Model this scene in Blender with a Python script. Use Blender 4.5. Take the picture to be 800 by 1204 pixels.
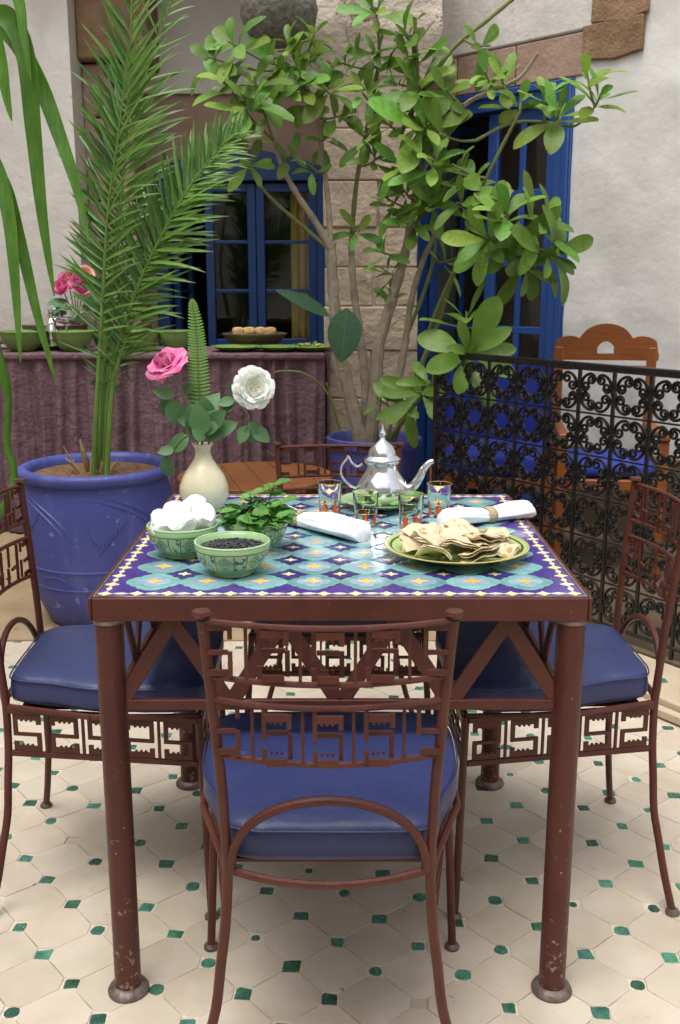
import bpy, math, random
from mathutils import Vector, Matrix, noise as mnoise

R = math.radians
random.seed(7)
S = bpy.context.scene
for o in list(bpy.data.objects):
    bpy.data.objects.remove(o)

# ------------------------------------------------------------------ camera
FPX, CXP, CYP = 1180.0, 400.0, 602.0          # focal length and centre on the 800 x 1204 photograph
PITCH = math.atan(268.0 / FPX)
CAM_H = 1.2477
cam_d = bpy.data.cameras.new('camera')
cam = bpy.data.objects.new('camera', cam_d)
S.collection.objects.link(cam)
cam.location = (0, 0, CAM_H)
cam.rotation_euler = (math.pi / 2 - PITCH, 0, 0)
cam_d.sensor_fit = 'HORIZONTAL'
cam_d.sensor_width = 36.0
cam_d.lens = FPX / 800.0 * 36.0
cam_d.clip_start = 0.05
cam_d.clip_end = 500
cam_d.dof.use_dof = True
cam_d.dof.focus_distance = 1.95
cam_d.dof.aperture_fstop = 20.0
S.camera = cam

# ------------------------------------------------------------------ sky and sun
W = bpy.data.worlds.new('World')
S.world = W
W.use_nodes = True
wt = W.node_tree
wt.nodes.clear()
wo = wt.nodes.new('ShaderNodeOutputWorld')
wb = wt.nodes.new('ShaderNodeBackground')
sky = wt.nodes.new('ShaderNodeTexSky')
sky.sky_type = 'NISHITA'
sky.sun_disc = False
SUN_EL, SUN_AZ = R(72), R(-150)
sky.sun_elevation = SUN_EL
sky.sun_rotation = SUN_AZ
sky.air_density = 1.0
sky.dust_density = 4.0
sky.ozone_density = 1.0
hs = wt.nodes.new('ShaderNodeHueSaturation')
hs.inputs['Saturation'].default_value = 0.3      # high thin cloud: a pale sky
wt.links.new(sky.outputs[0], hs.inputs['Color'])
wt.links.new(hs.outputs[0], wb.inputs[0])
wb.inputs[1].default_value = 0.15
wt.links.new(wb.outputs[0], wo.inputs[0])
sd = bpy.data.lights.new('sun', 'SUN')
sd.energy = 1.05
sd.angle = R(36)
sd.color = (1.0, 0.98, 0.95)
sun = bpy.data.objects.new('sun', sd)
S.collection.objects.link(sun)
sv = Vector((math.sin(SUN_AZ) * math.cos(SUN_EL), math.cos(SUN_AZ) * math.cos(SUN_EL), math.sin(SUN_EL)))
sun.rotation_euler = sv.to_track_quat('Z', 'Y').to_euler()
S.view_settings.view_transform = 'Standard'
S.view_settings.look = 'None'
S.view_settings.exposure = 0.86
S.view_settings.gamma = 1.0
try:
    S.cycles.use_denoising = True
    S.cycles.caustics_reflective = False
    S.cycles.max_bounces = 10
    S.cycles.transparent_max_bounces = 12
except Exception:
    pass


# ------------------------------------------------------------------ sight helpers: a point of the photo at its own real distance
def _ray(x, y):
    u = (x - CXP) / FPX
    v = (y - CYP) / FPX
    c, s = math.cos(PITCH), math.sin(PITCH)
    return Vector((u, c - v * s, -s - v * c))


def at(x, y, Y):
    r = _ray(x, y)
    t = Y / r.y
    return Vector((r.x * t, Y, CAM_H + r.z * t))


def gd(x, y, z=0.0):
    r = _ray(x, y)
    t = (z - CAM_H) / r.z
    return Vector((r.x * t, r.y * t, z))


# ------------------------------------------------------------------ materials
class NT:
    def __init__(s, m):
        s.t = m.node_tree
        s.n = s.t.nodes
        s.l = s.t.links

    def new(s, k, **kw):
        n = s.n.new(k)
        for a, b in kw.items():
            setattr(n, a, b)
        return n

    def math(s, op, a, b=None, c=None, clamp=False):
        n = s.n.new('ShaderNodeMath')
        n.operation = op
        n.use_clamp = clamp
        for i, x in enumerate((a, b, c)):
            if x is None:
                continue
            if isinstance(x, (int, float)):
                n.inputs[i].default_value = x
            else:
                s.l.new(x, n.inputs[i])
        return n.outputs[0]

    def mix(s, fac, a, b):
        n = s.n.new('ShaderNodeMix')
        n.data_type = 'RGBA'
        for i, x in ((0, fac), (6, a), (7, b)):
            if isinstance(x, (int, float)):
                n.inputs[i].default_value = x
            elif isinstance(x, tuple):
                n.inputs[i].default_value = (*x, 1)
            else:
                s.l.new(x, n.inputs[i])
        return n.outputs[2]

    def noise(s, vec, scale, detail=5, rough=0.55):
        n = s.n.new('ShaderNodeTexNoise')
        n.inputs['Scale'].default_value = scale
        n.inputs['Detail'].default_value = detail
        n.inputs['Roughness'].default_value = rough
        s.l.new(vec, n.inputs['Vector'])
        return n.outputs[0]

    def ramp(s, fac, p0, p1):
        n = s.n.new('ShaderNodeMapRange')
        n.clamp = True
        n.inputs[1].default_value = p0
        n.inputs[2].default_value = p1
        s.l.new(fac, n.inputs[0])
        return n.outputs[0]


MATS = {}


def mat(name, c1, c2=None, scale=8, rough=0.5, rvar=0.0, metal=0, bump=0.0, bscale=60, bump2=0.0, b2scale=8, rnd=0.0,
        hrnd=0.0, coat=0.0, spec=0.5, trans=0.0, transl=0.0, ior=1.45, chips=None, world=False, island=False, post=None):
    m = bpy.data.materials.new(name)
    m.use_nodes = True
    t = NT(m)
    b = t.n['Principled BSDF']
    tc = t.new('ShaderNodeTexCoord')
    if world:
        g = t.new('ShaderNodeNewGeometry')
        vec = g.outputs['Position']
    else:
        vec = tc.outputs['Object']
    oi = t.new('ShaderNodeObjectInfo')
    if rnd and not world:
        off = t.new('ShaderNodeVectorMath', operation='SCALE')
        cmb = t.new('ShaderNodeCombineXYZ')
        for i in range(3):
            t.l.new(oi.outputs['Random'], cmb.inputs[i])
        t.l.new(cmb.outputs[0], off.inputs[0])
        off.inputs['Scale'].default_value = 7.0
        add = t.new('ShaderNodeVectorMath', operation='ADD')
        t.l.new(vec, add.inputs[0])
        t.l.new(off.outputs[0], add.inputs[1])
        nvec = add.outputs[0]
    else:
        nvec = vec
    if c2 is not None:
        nf = t.ramp(t.noise(nvec, scale, 6), 0.32, 0.68)
        col = t.mix(nf, c1, c2)
    else:
        rgb = t.new('ShaderNodeRGB')
        rgb.outputs[0].default_value = (*c1, 1)
        col = rgb.outputs[0]
    if rnd or hrnd:
        src = oi.outputs['Random']
        if island:
            g2 = t.new('ShaderNodeNewGeometry')
            src = g2.outputs['Random Per Island']
        h = t.new('ShaderNodeHueSaturation')
        t.l.new(col, h.inputs['Color'])
        t.l.new(t.math('MULTIPLY_ADD', src, 2 * rnd, 1 - rnd), h.inputs['Value'])
        r2 = t.math('FRACT', t.math('MULTIPLY', src, 13.7))
        t.l.new(t.math('MULTIPLY_ADD', r2, 2 * hrnd, 0.5 - hrnd), h.inputs['Hue'])
        col = h.outputs[0]
    if chips:
        cc, cs, thr = chips
        cf = t.ramp(t.noise(nvec, cs, 3, 0.6), thr, thr + 0.025)
        col = t.mix(cf, col, cc)
    if post:
        col = post(t, tc, col)
    t.l.new(col, b.inputs['Base Color'])
    if rvar:
        rn = t.noise(nvec, scale * 2.3, 4)
        t.l.new(t.math('MULTIPLY_ADD', rn, 2 * rvar, rough - rvar), b.inputs['Roughness'])
    else:
        b.inputs['Roughness'].default_value = rough
    b.inputs['Metallic'].default_value = metal
    b.inputs['Specular IOR Level'].default_value = spec
    b.inputs['IOR'].default_value = ior
    b.inputs['Coat Weight'].default_value = coat
    b.inputs['Coat Roughness'].default_value = 0.12
    b.inputs['Transmission Weight'].default_value = trans
    if bump:
        bn = t.new('ShaderNodeBump')
        bn.inputs['Strength'].default_value = bump
        bn.inputs['Distance'].default_value = 0.01
        t.l.new(t.noise(nvec, bscale, 5), bn.inputs['Height'])
        last = bn
        if bump2:
            b2 = t.new('ShaderNodeBump')
            b2.inputs['Strength'].default_value = bump2
            b2.inputs['Distance'].default_value = 0.05
            t.l.new(t.noise(nvec, b2scale, 4), b2.inputs['Height'])
            t.l.new(bn.outputs[0], b2.inputs['Normal'])
            last = b2
        t.l.new(last.outputs[0], b.inputs['Normal'])
    if transl:
        tr = t.new('ShaderNodeBsdfTranslucent')
        t.l.new(col, tr.inputs['Color'])
        mx = t.new('ShaderNodeMixShader')
        mx.inputs[0].default_value = transl
        t.l.new(b.outputs[0], mx.inputs[1])
        t.l.new(tr.outputs[0], mx.inputs[2])
        t.l.new(mx.outputs[0], t.n['Material Output'].inputs[0])
    MATS[name] = m
    return m


def midrib(colr, w=0.0016):
    def f(t, tc, col):
        sp = t.new('ShaderNodeSeparateXYZ')
        t.l.new(tc.outputs['Object'], sp.inputs[0])
        a = t.math('ABSOLUTE', sp.outputs[1])
        k = t.math('SUBTRACT', 1.0, t.ramp(a, w * 0.4, w))
        return t.mix(t.math('MULTIPLY', k, 0.8), col, colr)
    return f


def bowl_pattern(t, tc, col):
    """painted band of diamonds and lines round a bowl, in the bowl's own angle and height"""
    sp = t.new('ShaderNodeSeparateXYZ')
    t.l.new(tc.outputs['Object'], sp.inputs[0])
    x, y, z = sp.outputs
    ang = t.math('ARCTAN2', y, x)
    u = t.math('SUBTRACT', t.math('FRACT', t.math('MULTIPLY_ADD', ang, 7 / (2 * math.pi), 0.25 + 10)), 0.5)   # -.5...5 in a motif
    v = t.math('DIVIDE', t.math('SUBTRACT', z, 0.031), 0.0135)                                        # -1..1 inside the band
    inb = t.math('LESS_THAN', t.math('ABSOLUTE', v), 1.0)
    d = t.math('ADD', t.math('MULTIPLY', t.math('ABSOLUTE', u), 3.6), t.math('ABSOLUTE', v))
    ring = t.math('LESS_THAN', t.math('ABSOLUTE', t.math('SUBTRACT', t.math('FRACT', t.math('MULTIPLY', d, 2.6)), 0.5)), 0.21)
    inside = t.math('LESS_THAN', d, 1.0)
    box = t.math('LESS_THAN', t.math('ABSOLUTE', t.math('SUBTRACT', t.math('ABSOLUTE', u), 0.3)), 0.018)
    wn = t.noise(tc.outputs['Object'], 95, 2)
    leafy = t.math('MULTIPLY', t.math('GREATER_THAN', wn, 0.56), t.math('GREATER_THAN', t.math('ABSOLUTE', u), 0.33))
    dark = t.math('MULTIPLY', inb, t.math('MAXIMUM', t.math('MAXIMUM', t.math('MULTIPLY', ring, inside), box), leafy))
    gold = t.math('MULTIPLY', inb, t.math('LESS_THAN', d, 0.98))
    col = t.mix(t.math('MULTIPLY', gold, 0.55), col, (0.24, 0.42, 0.14))
    col = t.mix(t.math('MULTIPLY', dark, 0.9), col, (0.02, 0.045, 0.04))
    l1 = t.math('LESS_THAN', t.math('ABSOLUTE', t.math('SUBTRACT', t.math('ABSOLUTE', v), 1.12)), 0.08)
    col = t.mix(t.math('MULTIPLY', l1, 0.85), col, (0.05, 0.09, 0.05))
    return col


def plate_pattern(t, tc, col):
    sp = t.new('ShaderNodeSeparateXYZ')
    t.l.new(tc.outputs['Object'], sp.inputs[0])
    x, y, z = sp.outputs
    r = t.math('SQRT', t.math('ADD', t.math('MULTIPLY', x, x), t.math('MULTIPLY', y, y)))
    k = t.math('LESS_THAN', t.math('ABSOLUTE', t.math('SUBTRACT', r, 0.1215)), 0.0022)
    col = t.mix(t.math('MULTIPLY', k, 0.9), col, (0.03, 0.035, 0.02))
    under = t.math('MULTIPLY', t.math('GREATER_THAN', r, 0.1305), 1.0)
    return t.mix(t.math('MULTIPLY', under, 0.8), col, (0.45, 0.3, 0.09))


def leg_wear(t, tc, col):
    """scuffs knocked into the paint low on a leg, rust bleeding round them"""
    sp = t.new('ShaderNodeSeparateXYZ')
    t.l.new(tc.outputs['Object'], sp.inputs[0])
    low = t.math('SUBTRACT', 1.0, t.ramp(sp.outputs[2], 0.03, 0.30))
    n1 = t.noise(tc.outputs['Object'], 60, 5, 0.7)
    k = t.ramp(t.math('MULTIPLY_ADD', low, 0.10, n1), 0.66, 0.70)
    col = t.mix(t.math('MULTIPLY', k, 0.8), col, (0.30, 0.22, 0.19))
    n2 = t.noise(tc.outputs['Object'], 9, 4, 0.6)
    return t.mix(t.math('MULTIPLY', t.ramp(n2, .5, .75), 0.5), col, (0.045, 0.013, 0.009))


def stains(t, tc, col):
    """trodden-in dirt and faint blotches that run on across the joints"""
    g = t.new('ShaderNodeNewGeometry')
    k = t.ramp(t.noise(g.outputs['Position'], 3.1, 7, 0.62), 0.50, 0.72)
    col = t.mix(t.math('MULTIPLY', k, 0.45), col, (0.33, 0.235, 0.15))
    k2 = t.ramp(t.noise(g.outputs['Position'], 14, 5, 0.7), 0.62, 0.70)
    col = t.mix(t.math('MULTIPLY', k2, 0.30), col, (0.26, 0.19, 0.12))
    k3 = t.ramp(t.noise(g.outputs['Position'], 130, 2, 0.5), 0.74, 0.78)
    return t.mix(t.math('MULTIPLY', k3, 0.6), col, (0.14, 0.09, 0.06))


def drips(colr, amt, sc=(9, 9, 0.9)):
    """lime and water marks that have run down a face"""
    def f(t, tc, col):
        g = t.new('ShaderNodeNewGeometry')
        mp = t.new('ShaderNodeMapping')
        t.l.new(g.outputs['Position'], mp.inputs[0])
        mp.inputs['Scale'].default_value = sc
        k = t.ramp(t.noise(mp.outputs[0], 1.6, 6, 0.65), 0.52, 0.74)
        col = t.mix(t.math('MULTIPLY', k, amt), col, colr)
        k2 = t.ramp(t.noise(g.outputs['Position'], 42, 5, 0.7), 0.66, 0.70)
        return t.mix(t.math('MULTIPLY', k2, amt * .8), col, colr)
    return f


def dry_tips(t, tc, col):
    sp = t.new('ShaderNodeSeparateXYZ')
    t.l.new(tc.outputs['Object'], sp.inputs[0])
    oi = t.new('ShaderNodeObjectInfo')
    k = t.ramp(t.math('MULTIPLY_ADD', oi.outputs['Random'], 0.10, sp.outputs[0]), 0.93, 1.0)
    return t.mix(t.math('MULTIPLY', k, 0.8), col, (0.27, 0.20, 0.09))


def streaks(t, tc, col):
    mp = t.new('ShaderNodeMapping')
    t.l.new(tc.outputs['Object'], mp.inputs[0])
    mp.inputs['Scale'].default_value = (120, 120, 4)
    k = t.ramp(t.noise(mp.outputs[0], 1.0, 3), 0.35, 0.7)
    return t.mix(t.math('MULTIPLY', k, 0.6), col, (0.035, 0.11, 0.012))


def wood_grain(t, tc, col):
    mp = t.new('ShaderNodeMapping')
    t.l.new(tc.outputs['Object'], mp.inputs[0])
    mp.inputs['Scale'].default_value = (3, 40, 40)
    n = t.noise(mp.outputs[0], 2.2, 4)
    k = t.ramp(n, 0.4, 0.7)
    return t.mix(t.math('MULTIPLY', k, 0.45), col, (0.09, 0.03, 0.01))


M = {}
M['rust'] = mat('oxide_red_painted_steel', (0.066, 0.0175, 0.012), (0.092, 0.0255, 0.017), 14, rough=0.40, rvar=0.1, spec=0.4, bump=0.12, bscale=160,
                chips=((0.26, 0.17, 0.14), 120, 0.735))
M['rust_leg'] = mat('oxide_red_worn_leg', (0.066, 0.0175, 0.012), (0.092, 0.0255, 0.017), 9, spec=0.4, rough=0.4, rvar=0.1, bump=0.15, bscale=120,
                    chips=((0.36, 0.27, 0.24), 95, 0.715), post=leg_wear)
M['foot'] = mat('worn_steel_foot', (0.2, 0.17, 0.15), (0.1, 0.06, 0.05), 40, rough=0.5, metal=0.5, bump=0.2, bscale=120)
M['trim'] = mat('bare_metal_edge', (0.36, 0.3, 0.28), (0.16, 0.09, 0.075), 30, rough=0.35, metal=0.6)
M['vinyl'] = mat('blue_vinyl', (0.023, 0.031, 0.098), (0.029, 0.038, 0.115), 5, rough=0.40, rvar=0.08, bump=0.12, bscale=420, bump2=0.10, b2scale=13, spec=0.5, chips=((0.042, 0.05, 0.12), 9, 0.64))
M['cream'] = mat('cream_floor_tile', (0.455, 0.385, 0.295), (0.55, 0.48, 0.385), 7, rough=0.42, rvar=0.12, bump=0.12, bscale=60, rnd=0.05, hrnd=0.006,
                 chips=((0.3, 0.22, 0.15), 26, 0.73), post=stains)
M['cream_mass'] = mat('cream_floor_tile_mass', (0.455, 0.385, 0.295), (0.55, 0.48, 0.385), 7, rough=0.45, rvar=0.1, bump=0.15, bscale=60, rnd=0.05, island=True, post=stains)
M['grout'] = mat('pale_floor_grout', (0.40, 0.335, 0.25), (0.5, 0.43, 0.33), 16, rough=0.8, bump=0.3, bscale=150)
M['green'] = mat('green_floor_inset', (0.026, 0.105, 0.068), (0.075, 0.21, 0.145), 45, rough=0.28, rvar=0.1, bump=0.3, bscale=160, rnd=0.5, hrnd=0.02,
                 chips=((0.25, 0.33, 0.26), 70, 0.7))
M['collar'] = mat('white_inset_mortar', (0.62, 0.55, 0.45), (0.52, 0.45, 0.36), 50, rough=0.8, bump=0.4, bscale=200)
M['ochre'] = mat('ochre_floor', (0.24, 0.165, 0.09), (0.33, 0.245, 0.145), 5, rough=0.75, bump=0.3, bscale=40, chips=((0.15, 0.09, 0.05), 11, 0.66))
M['shade_stone'] = mat('shade_darkened_brown_stone', (0.075, 0.05, 0.03), (0.13, 0.09, 0.055), 6, rough=0.6, bump=0.3, bscale=40)  # brown with the gloom behind the railing put into the colour
M['step'] = mat('step_stone', (0.42, 0.33, 0.22), (0.5, 0.42, 0.3), 9, rough=0.6, bump=0.25, bscale=50)
M['plaster'] = mat('white_limewash_plaster', (0.60, 0.585, 0.55), (0.69, 0.675, 0.635), 2.2, rough=0.85, bump=0.10, bscale=30, bump2=0.22, b2scale=4.0, world=True,
                   chips=((0.5, 0.47, 0.42), 7, 0.74), post=drips((0.44, 0.41, 0.35), 0.32, (3.5, 3.5, 0.6)))
M['plaster_left'] = mat('grey_limewash_plaster', (0.58, 0.545, 0.495), (0.66, 0.625, 0.575), 2.5, rough=0.88, bump=0.2, bscale=50, bump2=0.28, b2scale=5, world=True,
                        chips=((0.36, 0.31, 0.26), 6, 0.72), post=drips((0.36, 0.31, 0.25), 0.36, (4, 4, 0.6)))
M['pink'] = mat('pink_brown_stone', (0.30, 0.195, 0.14), (0.39, 0.27, 0.205), 5, rough=0.85, bump=0.3, bscale=60, bump2=0.2, b2scale=12, world=True)
M['brown_stone'] = mat('brown_dressed_stone', (0.20, 0.115, 0.06), (0.30, 0.185, 0.105), 8, rough=0.85, bump=0.5, bscale=80, bump2=0.25, b2scale=16, world=True, rnd=0.12)
M['column'] = mat('weathered_column_stone', (0.33, 0.26, 0.19), (0.48, 0.39, 0.295), 6, rough=0.88, bump=0.5, bscale=55, bump2=0.45, b2scale=9, world=True, rnd=0.13,
                  chips=((0.5, 0.44, 0.36), 9, 0.66))
M['capital'] = mat('flaking_capital_plaster', (0.46, 0.39, 0.31), (0.58, 0.5, 0.41), 4, rough=0.9, bump=0.6, bscale=45, bump2=0.7, b2scale=8, world=True,
                   chips=((0.26, 0.18, 0.12), 8, 0.62))
M['mortar'] = mat('column_mortar', (0.46, 0.38, 0.29), None, rough=0.9, bump=0.4, bscale=90, world=True)
M['bluepaint'] = mat('blue_window_paint', (0.016, 0.058, 0.215), (0.022, 0.072, 0.255), 10, rough=0.42, rvar=0.08, bump=0.1, bscale=70)
M['bluepaint2'] = mat('navy_window_paint', (0.014, 0.046, 0.155), (0.019, 0.058, 0.185), 10, rough=0.42, rvar=0.08, bump=0.1, bscale=70)
M['pane'] = mat('window_glass', (0.8, 0.85, 0.85), None, rough=0.03, trans=1.0, ior=1.45)
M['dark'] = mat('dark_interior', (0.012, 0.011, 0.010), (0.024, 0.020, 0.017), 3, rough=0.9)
M['curtain'] = mat('ochre_curtain', (0.62, 0.40, 0.08), (0.7, 0.48, 0.13), 8, rough=0.9)
M['potblue'] = mat('blue_painted_terracotta', (0.044, 0.054, 0.225), (0.060, 0.072, 0.275), 6, rough=0.5, rvar=0.1, bump=0.18, bscale=70, bump2=0.06, b2scale=9,
                   chips=((0.16, 0.18, 0.40), 26, 0.66), post=drips((0.17, 0.19, 0.40), 0.42))
M['soil'] = mat('dry_soil', (0.10, 0.05, 0.022), (0.2, 0.11, 0.055), 40, rough=0.95, bump=1.0, bscale=70)
M['iron'] = mat('black_wrought_iron', (0.004, 0.004, 0.0045), (0.008, 0.0075, 0.007), 40, rough=0.26, rvar=0.08, bump=0.2, bscale=150, spec=0.55)
M['cloth'] = mat('aubergine_table_skirt', (0.115, 0.060, 0.076), (0.18, 0.105, 0.125), 14, rough=0.85, bump=0.9, bscale=55, bump2=0.25, b2scale=22,
                 chips=((0.22, 0.13, 0.15), 60, 0.66))
M['wood'] = mat('brown_table_wood', (0.18, 0.065, 0.02), (0.24, 0.095, 0.032), 5, rough=0.4, bump=0.08, bscale=80, post=wood_grain)
M['wood_orange'] = mat('orange_carved_wood', (0.20, 0.055, 0.009), (0.27, 0.082, 0.013), 5, rough=0.4, bump=0.1, bscale=60, post=wood_grain)
M['navycloth'] = mat('royal_blue_upholstery', (0.012, 0.03, 0.26), (0.018, 0.042, 0.33), 8, rough=0.8, bump=0.2, bscale=200)
M['whitecloth'] = mat('white_cotton', (0.80, 0.81, 0.84), (0.85, 0.86, 0.88), 8, rough=0.85, bump=0.12, bscale=400, bump2=0.05, b2scale=25)
M['jute'] = mat('jute_ring', (0.42, 0.30, 0.17), (0.52, 0.4, 0.25), 60, rough=0.85, bump=0.6, bscale=250)
# zellige pieces
M['z_purple'] = mat('purple_glazed_tile', (0.055, 0.026, 0.20), (0.085, 0.042, 0.27), 26, rough=0.12, rvar=0.05, bump=0.05, bscale=60, coat=0.3)
M['z_navy'] = mat('violet_glazed_star', (0.030, 0.017, 0.13), (0.052, 0.03, 0.19), 40, rough=0.12, bump=0.05, bscale=60, rnd=0.2, coat=0.3)
M['z_teal'] = mat('turquoise_glazed_tile', (0.13, 0.31, 0.30), (0.22, 0.43, 0.41), 34, rough=0.12, rvar=0.05, bump=0.05, bscale=60, rnd=0.16, coat=0.3)
M['z_pale'] = mat('pale_blue_glazed_ring', (0.21, 0.33, 0.45), (0.33, 0.43, 0.52), 40, rough=0.12, bump=0.05, bscale=60, rnd=0.12, coat=0.3)
M['z_gold'] = mat('amber_glazed_star', (0.72, 0.40, 0.06), (0.85, 0.58, 0.14), 80, rough=0.14, bump=0.05, bscale=60, rnd=0.14, coat=0.3)
M['z_yellow'] = mat('cream_yellow_glazed_piece', (0.82, 0.68, 0.26), (0.88, 0.8, 0.48), 70, rough=0.14, bump=0.05, bscale=60, rnd=0.1, coat=0.3)
M['z_white'] = mat('cream_white_glazed_lozenge', (0.72, 0.64, 0.42), (0.8, 0.74, 0.55), 70, rough=0.14, rnd=0.06, coat=0.3)
# tableware
M['bowl'] = mat('celadon_glazed_bowl', (0.27, 0.44, 0.20), (0.34, 0.52, 0.26), 22, rough=0.16, bump=0.04, bscale=60, coat=0.4, post=bowl_pattern)
M['bowl_in'] = mat('celadon_glaze', (0.33, 0.49, 0.24), (0.4, 0.56, 0.3), 22, rough=0.16, coat=0.4)
M['plate'] = mat('green_glazed_plate', (0.36, 0.50, 0.16), (0.45, 0.58, 0.24), 16, rough=0.16, coat=0.4, post=plate_pattern)
M['buffet_green'] = mat('olive_green_glazed_ware', (0.14, 0.25, 0.055), (0.2, 0.33, 0.09), 18, rough=0.2, coat=0.4, rnd=0.15)
M['sugar'] = mat('white_sugar', (0.78, 0.79, 0.81), (0.84, 0.84, 0.85), 40, rough=0.7, bump=0.25, bscale=220)
M['tea'] = mat('black_tea_pellets', (0.012, 0.012, 0.014), (0.06, 0.06, 0.065), 300, rough=0.5, rnd=0.5, island=True)
M['mint'] = mat('mint_leaf', (0.075, 0.22, 0.035), (0.13, 0.31, 0.06), 60, rough=0.45, bump=0.4, bscale=180, rnd=0.3, hrnd=0.015, transl=0.2)
M['chrome'] = mat('polished_silver', (0.78, 0.78, 0.78), (0.7, 0.7, 0.72), 20, rough=0.11, metal=1.0, bump=0.05, bscale=140)
M['glass'] = mat('clear_tea_glass', (0.96, 0.99, 0.98), None, rough=0.02, trans=1.0, ior=1.22)
M['gl_red'] = mat('red_enamel_flower', (0.65, 0.075, 0.02), (0.75, 0.16, 0.03), 90, rough=0.3)
M['gl_green'] = mat('green_enamel_leaf', (0.30, 0.45, 0.22), (0.4, 0.55, 0.32), 60, rough=0.3)
M['gl_gold'] = mat('gold_enamel_line', (0.7, 0.52, 0.18), None, rough=0.25, metal=0.8)
M['vase'] = mat('cream_onyx_vase', (0.58, 0.52, 0.33), (0.72, 0.68, 0.5), 11, rough=0.2, bump=0.03, bscale=30, coat=0.4, chips=((0.5, 0.36, 0.15), 16, 0.66))
M['pancake'] = mat('folded_pancake', (0.64, 0.51, 0.30), (0.74, 0.65, 0.46), 30, rough=0.6, bump=0.25, bscale=90, rnd=0.08, chips=((0.46, 0.27, 0.10), 38, 0.60), transl=0.1)
# plants
M['leaf'] = mat('shrub_leaf', (0.125, 0.245, 0.028), (0.205, 0.345, 0.065), 14, chips=((0.26, 0.24, 0.05), 22, 0.68), spec=0.35, rough=0.38, bump=0.15, bscale=40, rnd=0.36, hrnd=0.034, transl=0.32,
                post=midrib((0.32, 0.45, 0.14)))
M['leaf_mass'] = M['leaf']
M['leaf_dark'] = mat('rubber_leaf', (0.03, 0.085, 0.04), (0.045, 0.11, 0.055), 10, rough=0.35, transl=0.1, post=midrib((0.2, 0.3, 0.16), 0.003))
M['bark'] = mat('pale_grey_bark', (0.24, 0.195, 0.14), (0.38, 0.33, 0.26), 18, rough=0.85, bump=0.5, bscale=60)
M['stem'] = mat('green_stem', (0.12, 0.17, 0.04), (0.17, 0.17, 0.06), 16, rough=0.6)
M['palm'] = mat('palm_leaflet', (0.054, 0.138, 0.022), (0.092, 0.20, 0.036), 10, rough=0.30, rnd=0.5, hrnd=0.02, transl=0.15, post=dry_tips)
M['palm_stem'] = mat('palm_rachis', (0.12, 0.22, 0.035), (0.17, 0.27, 0.06), 12, rough=0.45, post=streaks)
M['husk'] = mat('dry_palm_husk', (0.25, 0.16, 0.08), (0.36, 0.27, 0.16), 20, rough=0.9, bump=0.6, bscale=60)
M['strap'] = mat('strap_leaf', (0.075, 0.20, 0.018), (0.12, 0.26, 0.03), 12, rough=0.35, rnd=0.2, transl=0.25, post=streaks)
M['fern'] = mat('fern_frond', (0.12, 0.30, 0.05), (0.18, 0.36, 0.08), 30, rough=0.5, transl=0.25)
M['roseleaf'] = mat('rose_leaf', (0.065, 0.165, 0.055), (0.11, 0.23, 0.09), 40, rough=0.42, bump=0.2, bscale=90, rnd=0.25, transl=0.15, post=midrib((0.16, 0.27, 0.12), 0.0009))
M['pink_petal'] = mat('pink_petal', (0.70, 0.09, 0.30), (0.82, 0.30, 0.50), 30, rough=0.6, rnd=0.12, transl=0.25)
M['pale_petal'] = mat('peach_petal', (0.75, 0.35, 0.28), (0.8, 0.45, 0.38), 30, rough=0.6, transl=0.2)
M['white_petal'] = mat('white_petal', (0.84, 0.87, 0.80), (0.88, 0.9, 0.84), 30, rough=0.6, rnd=0.04, transl=0.2)
M['stamen'] = mat('yellow_stamen', (0.4, 0.25, 0.05), None, rough=0.8)
M['ball'] = mat('rough_grey_clay', (0.09, 0.085, 0.065), (0.20, 0.185, 0.15), 34, rough=0.85, bump=1.0, bscale=48)
M['bread'] = mat('bread_crust', (0.45, 0.27, 0.1), (0.6, 0.42, 0.2), 14, rough=0.8, rnd=0.15)
M['basket'] = mat('dark_wicker', (0.07, 0.045, 0.028), (0.12, 0.08, 0.05), 60, rough=0.7, bump=0.6, bscale=120)
M['black'] = mat('black_cord', (0.012, 0.012, 0.012), None, rough=0.6)
M['stone_yard'] = M['plaster_left']

# ------------------------------------------------------------------ mesh builder
COL = S.collection


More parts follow.
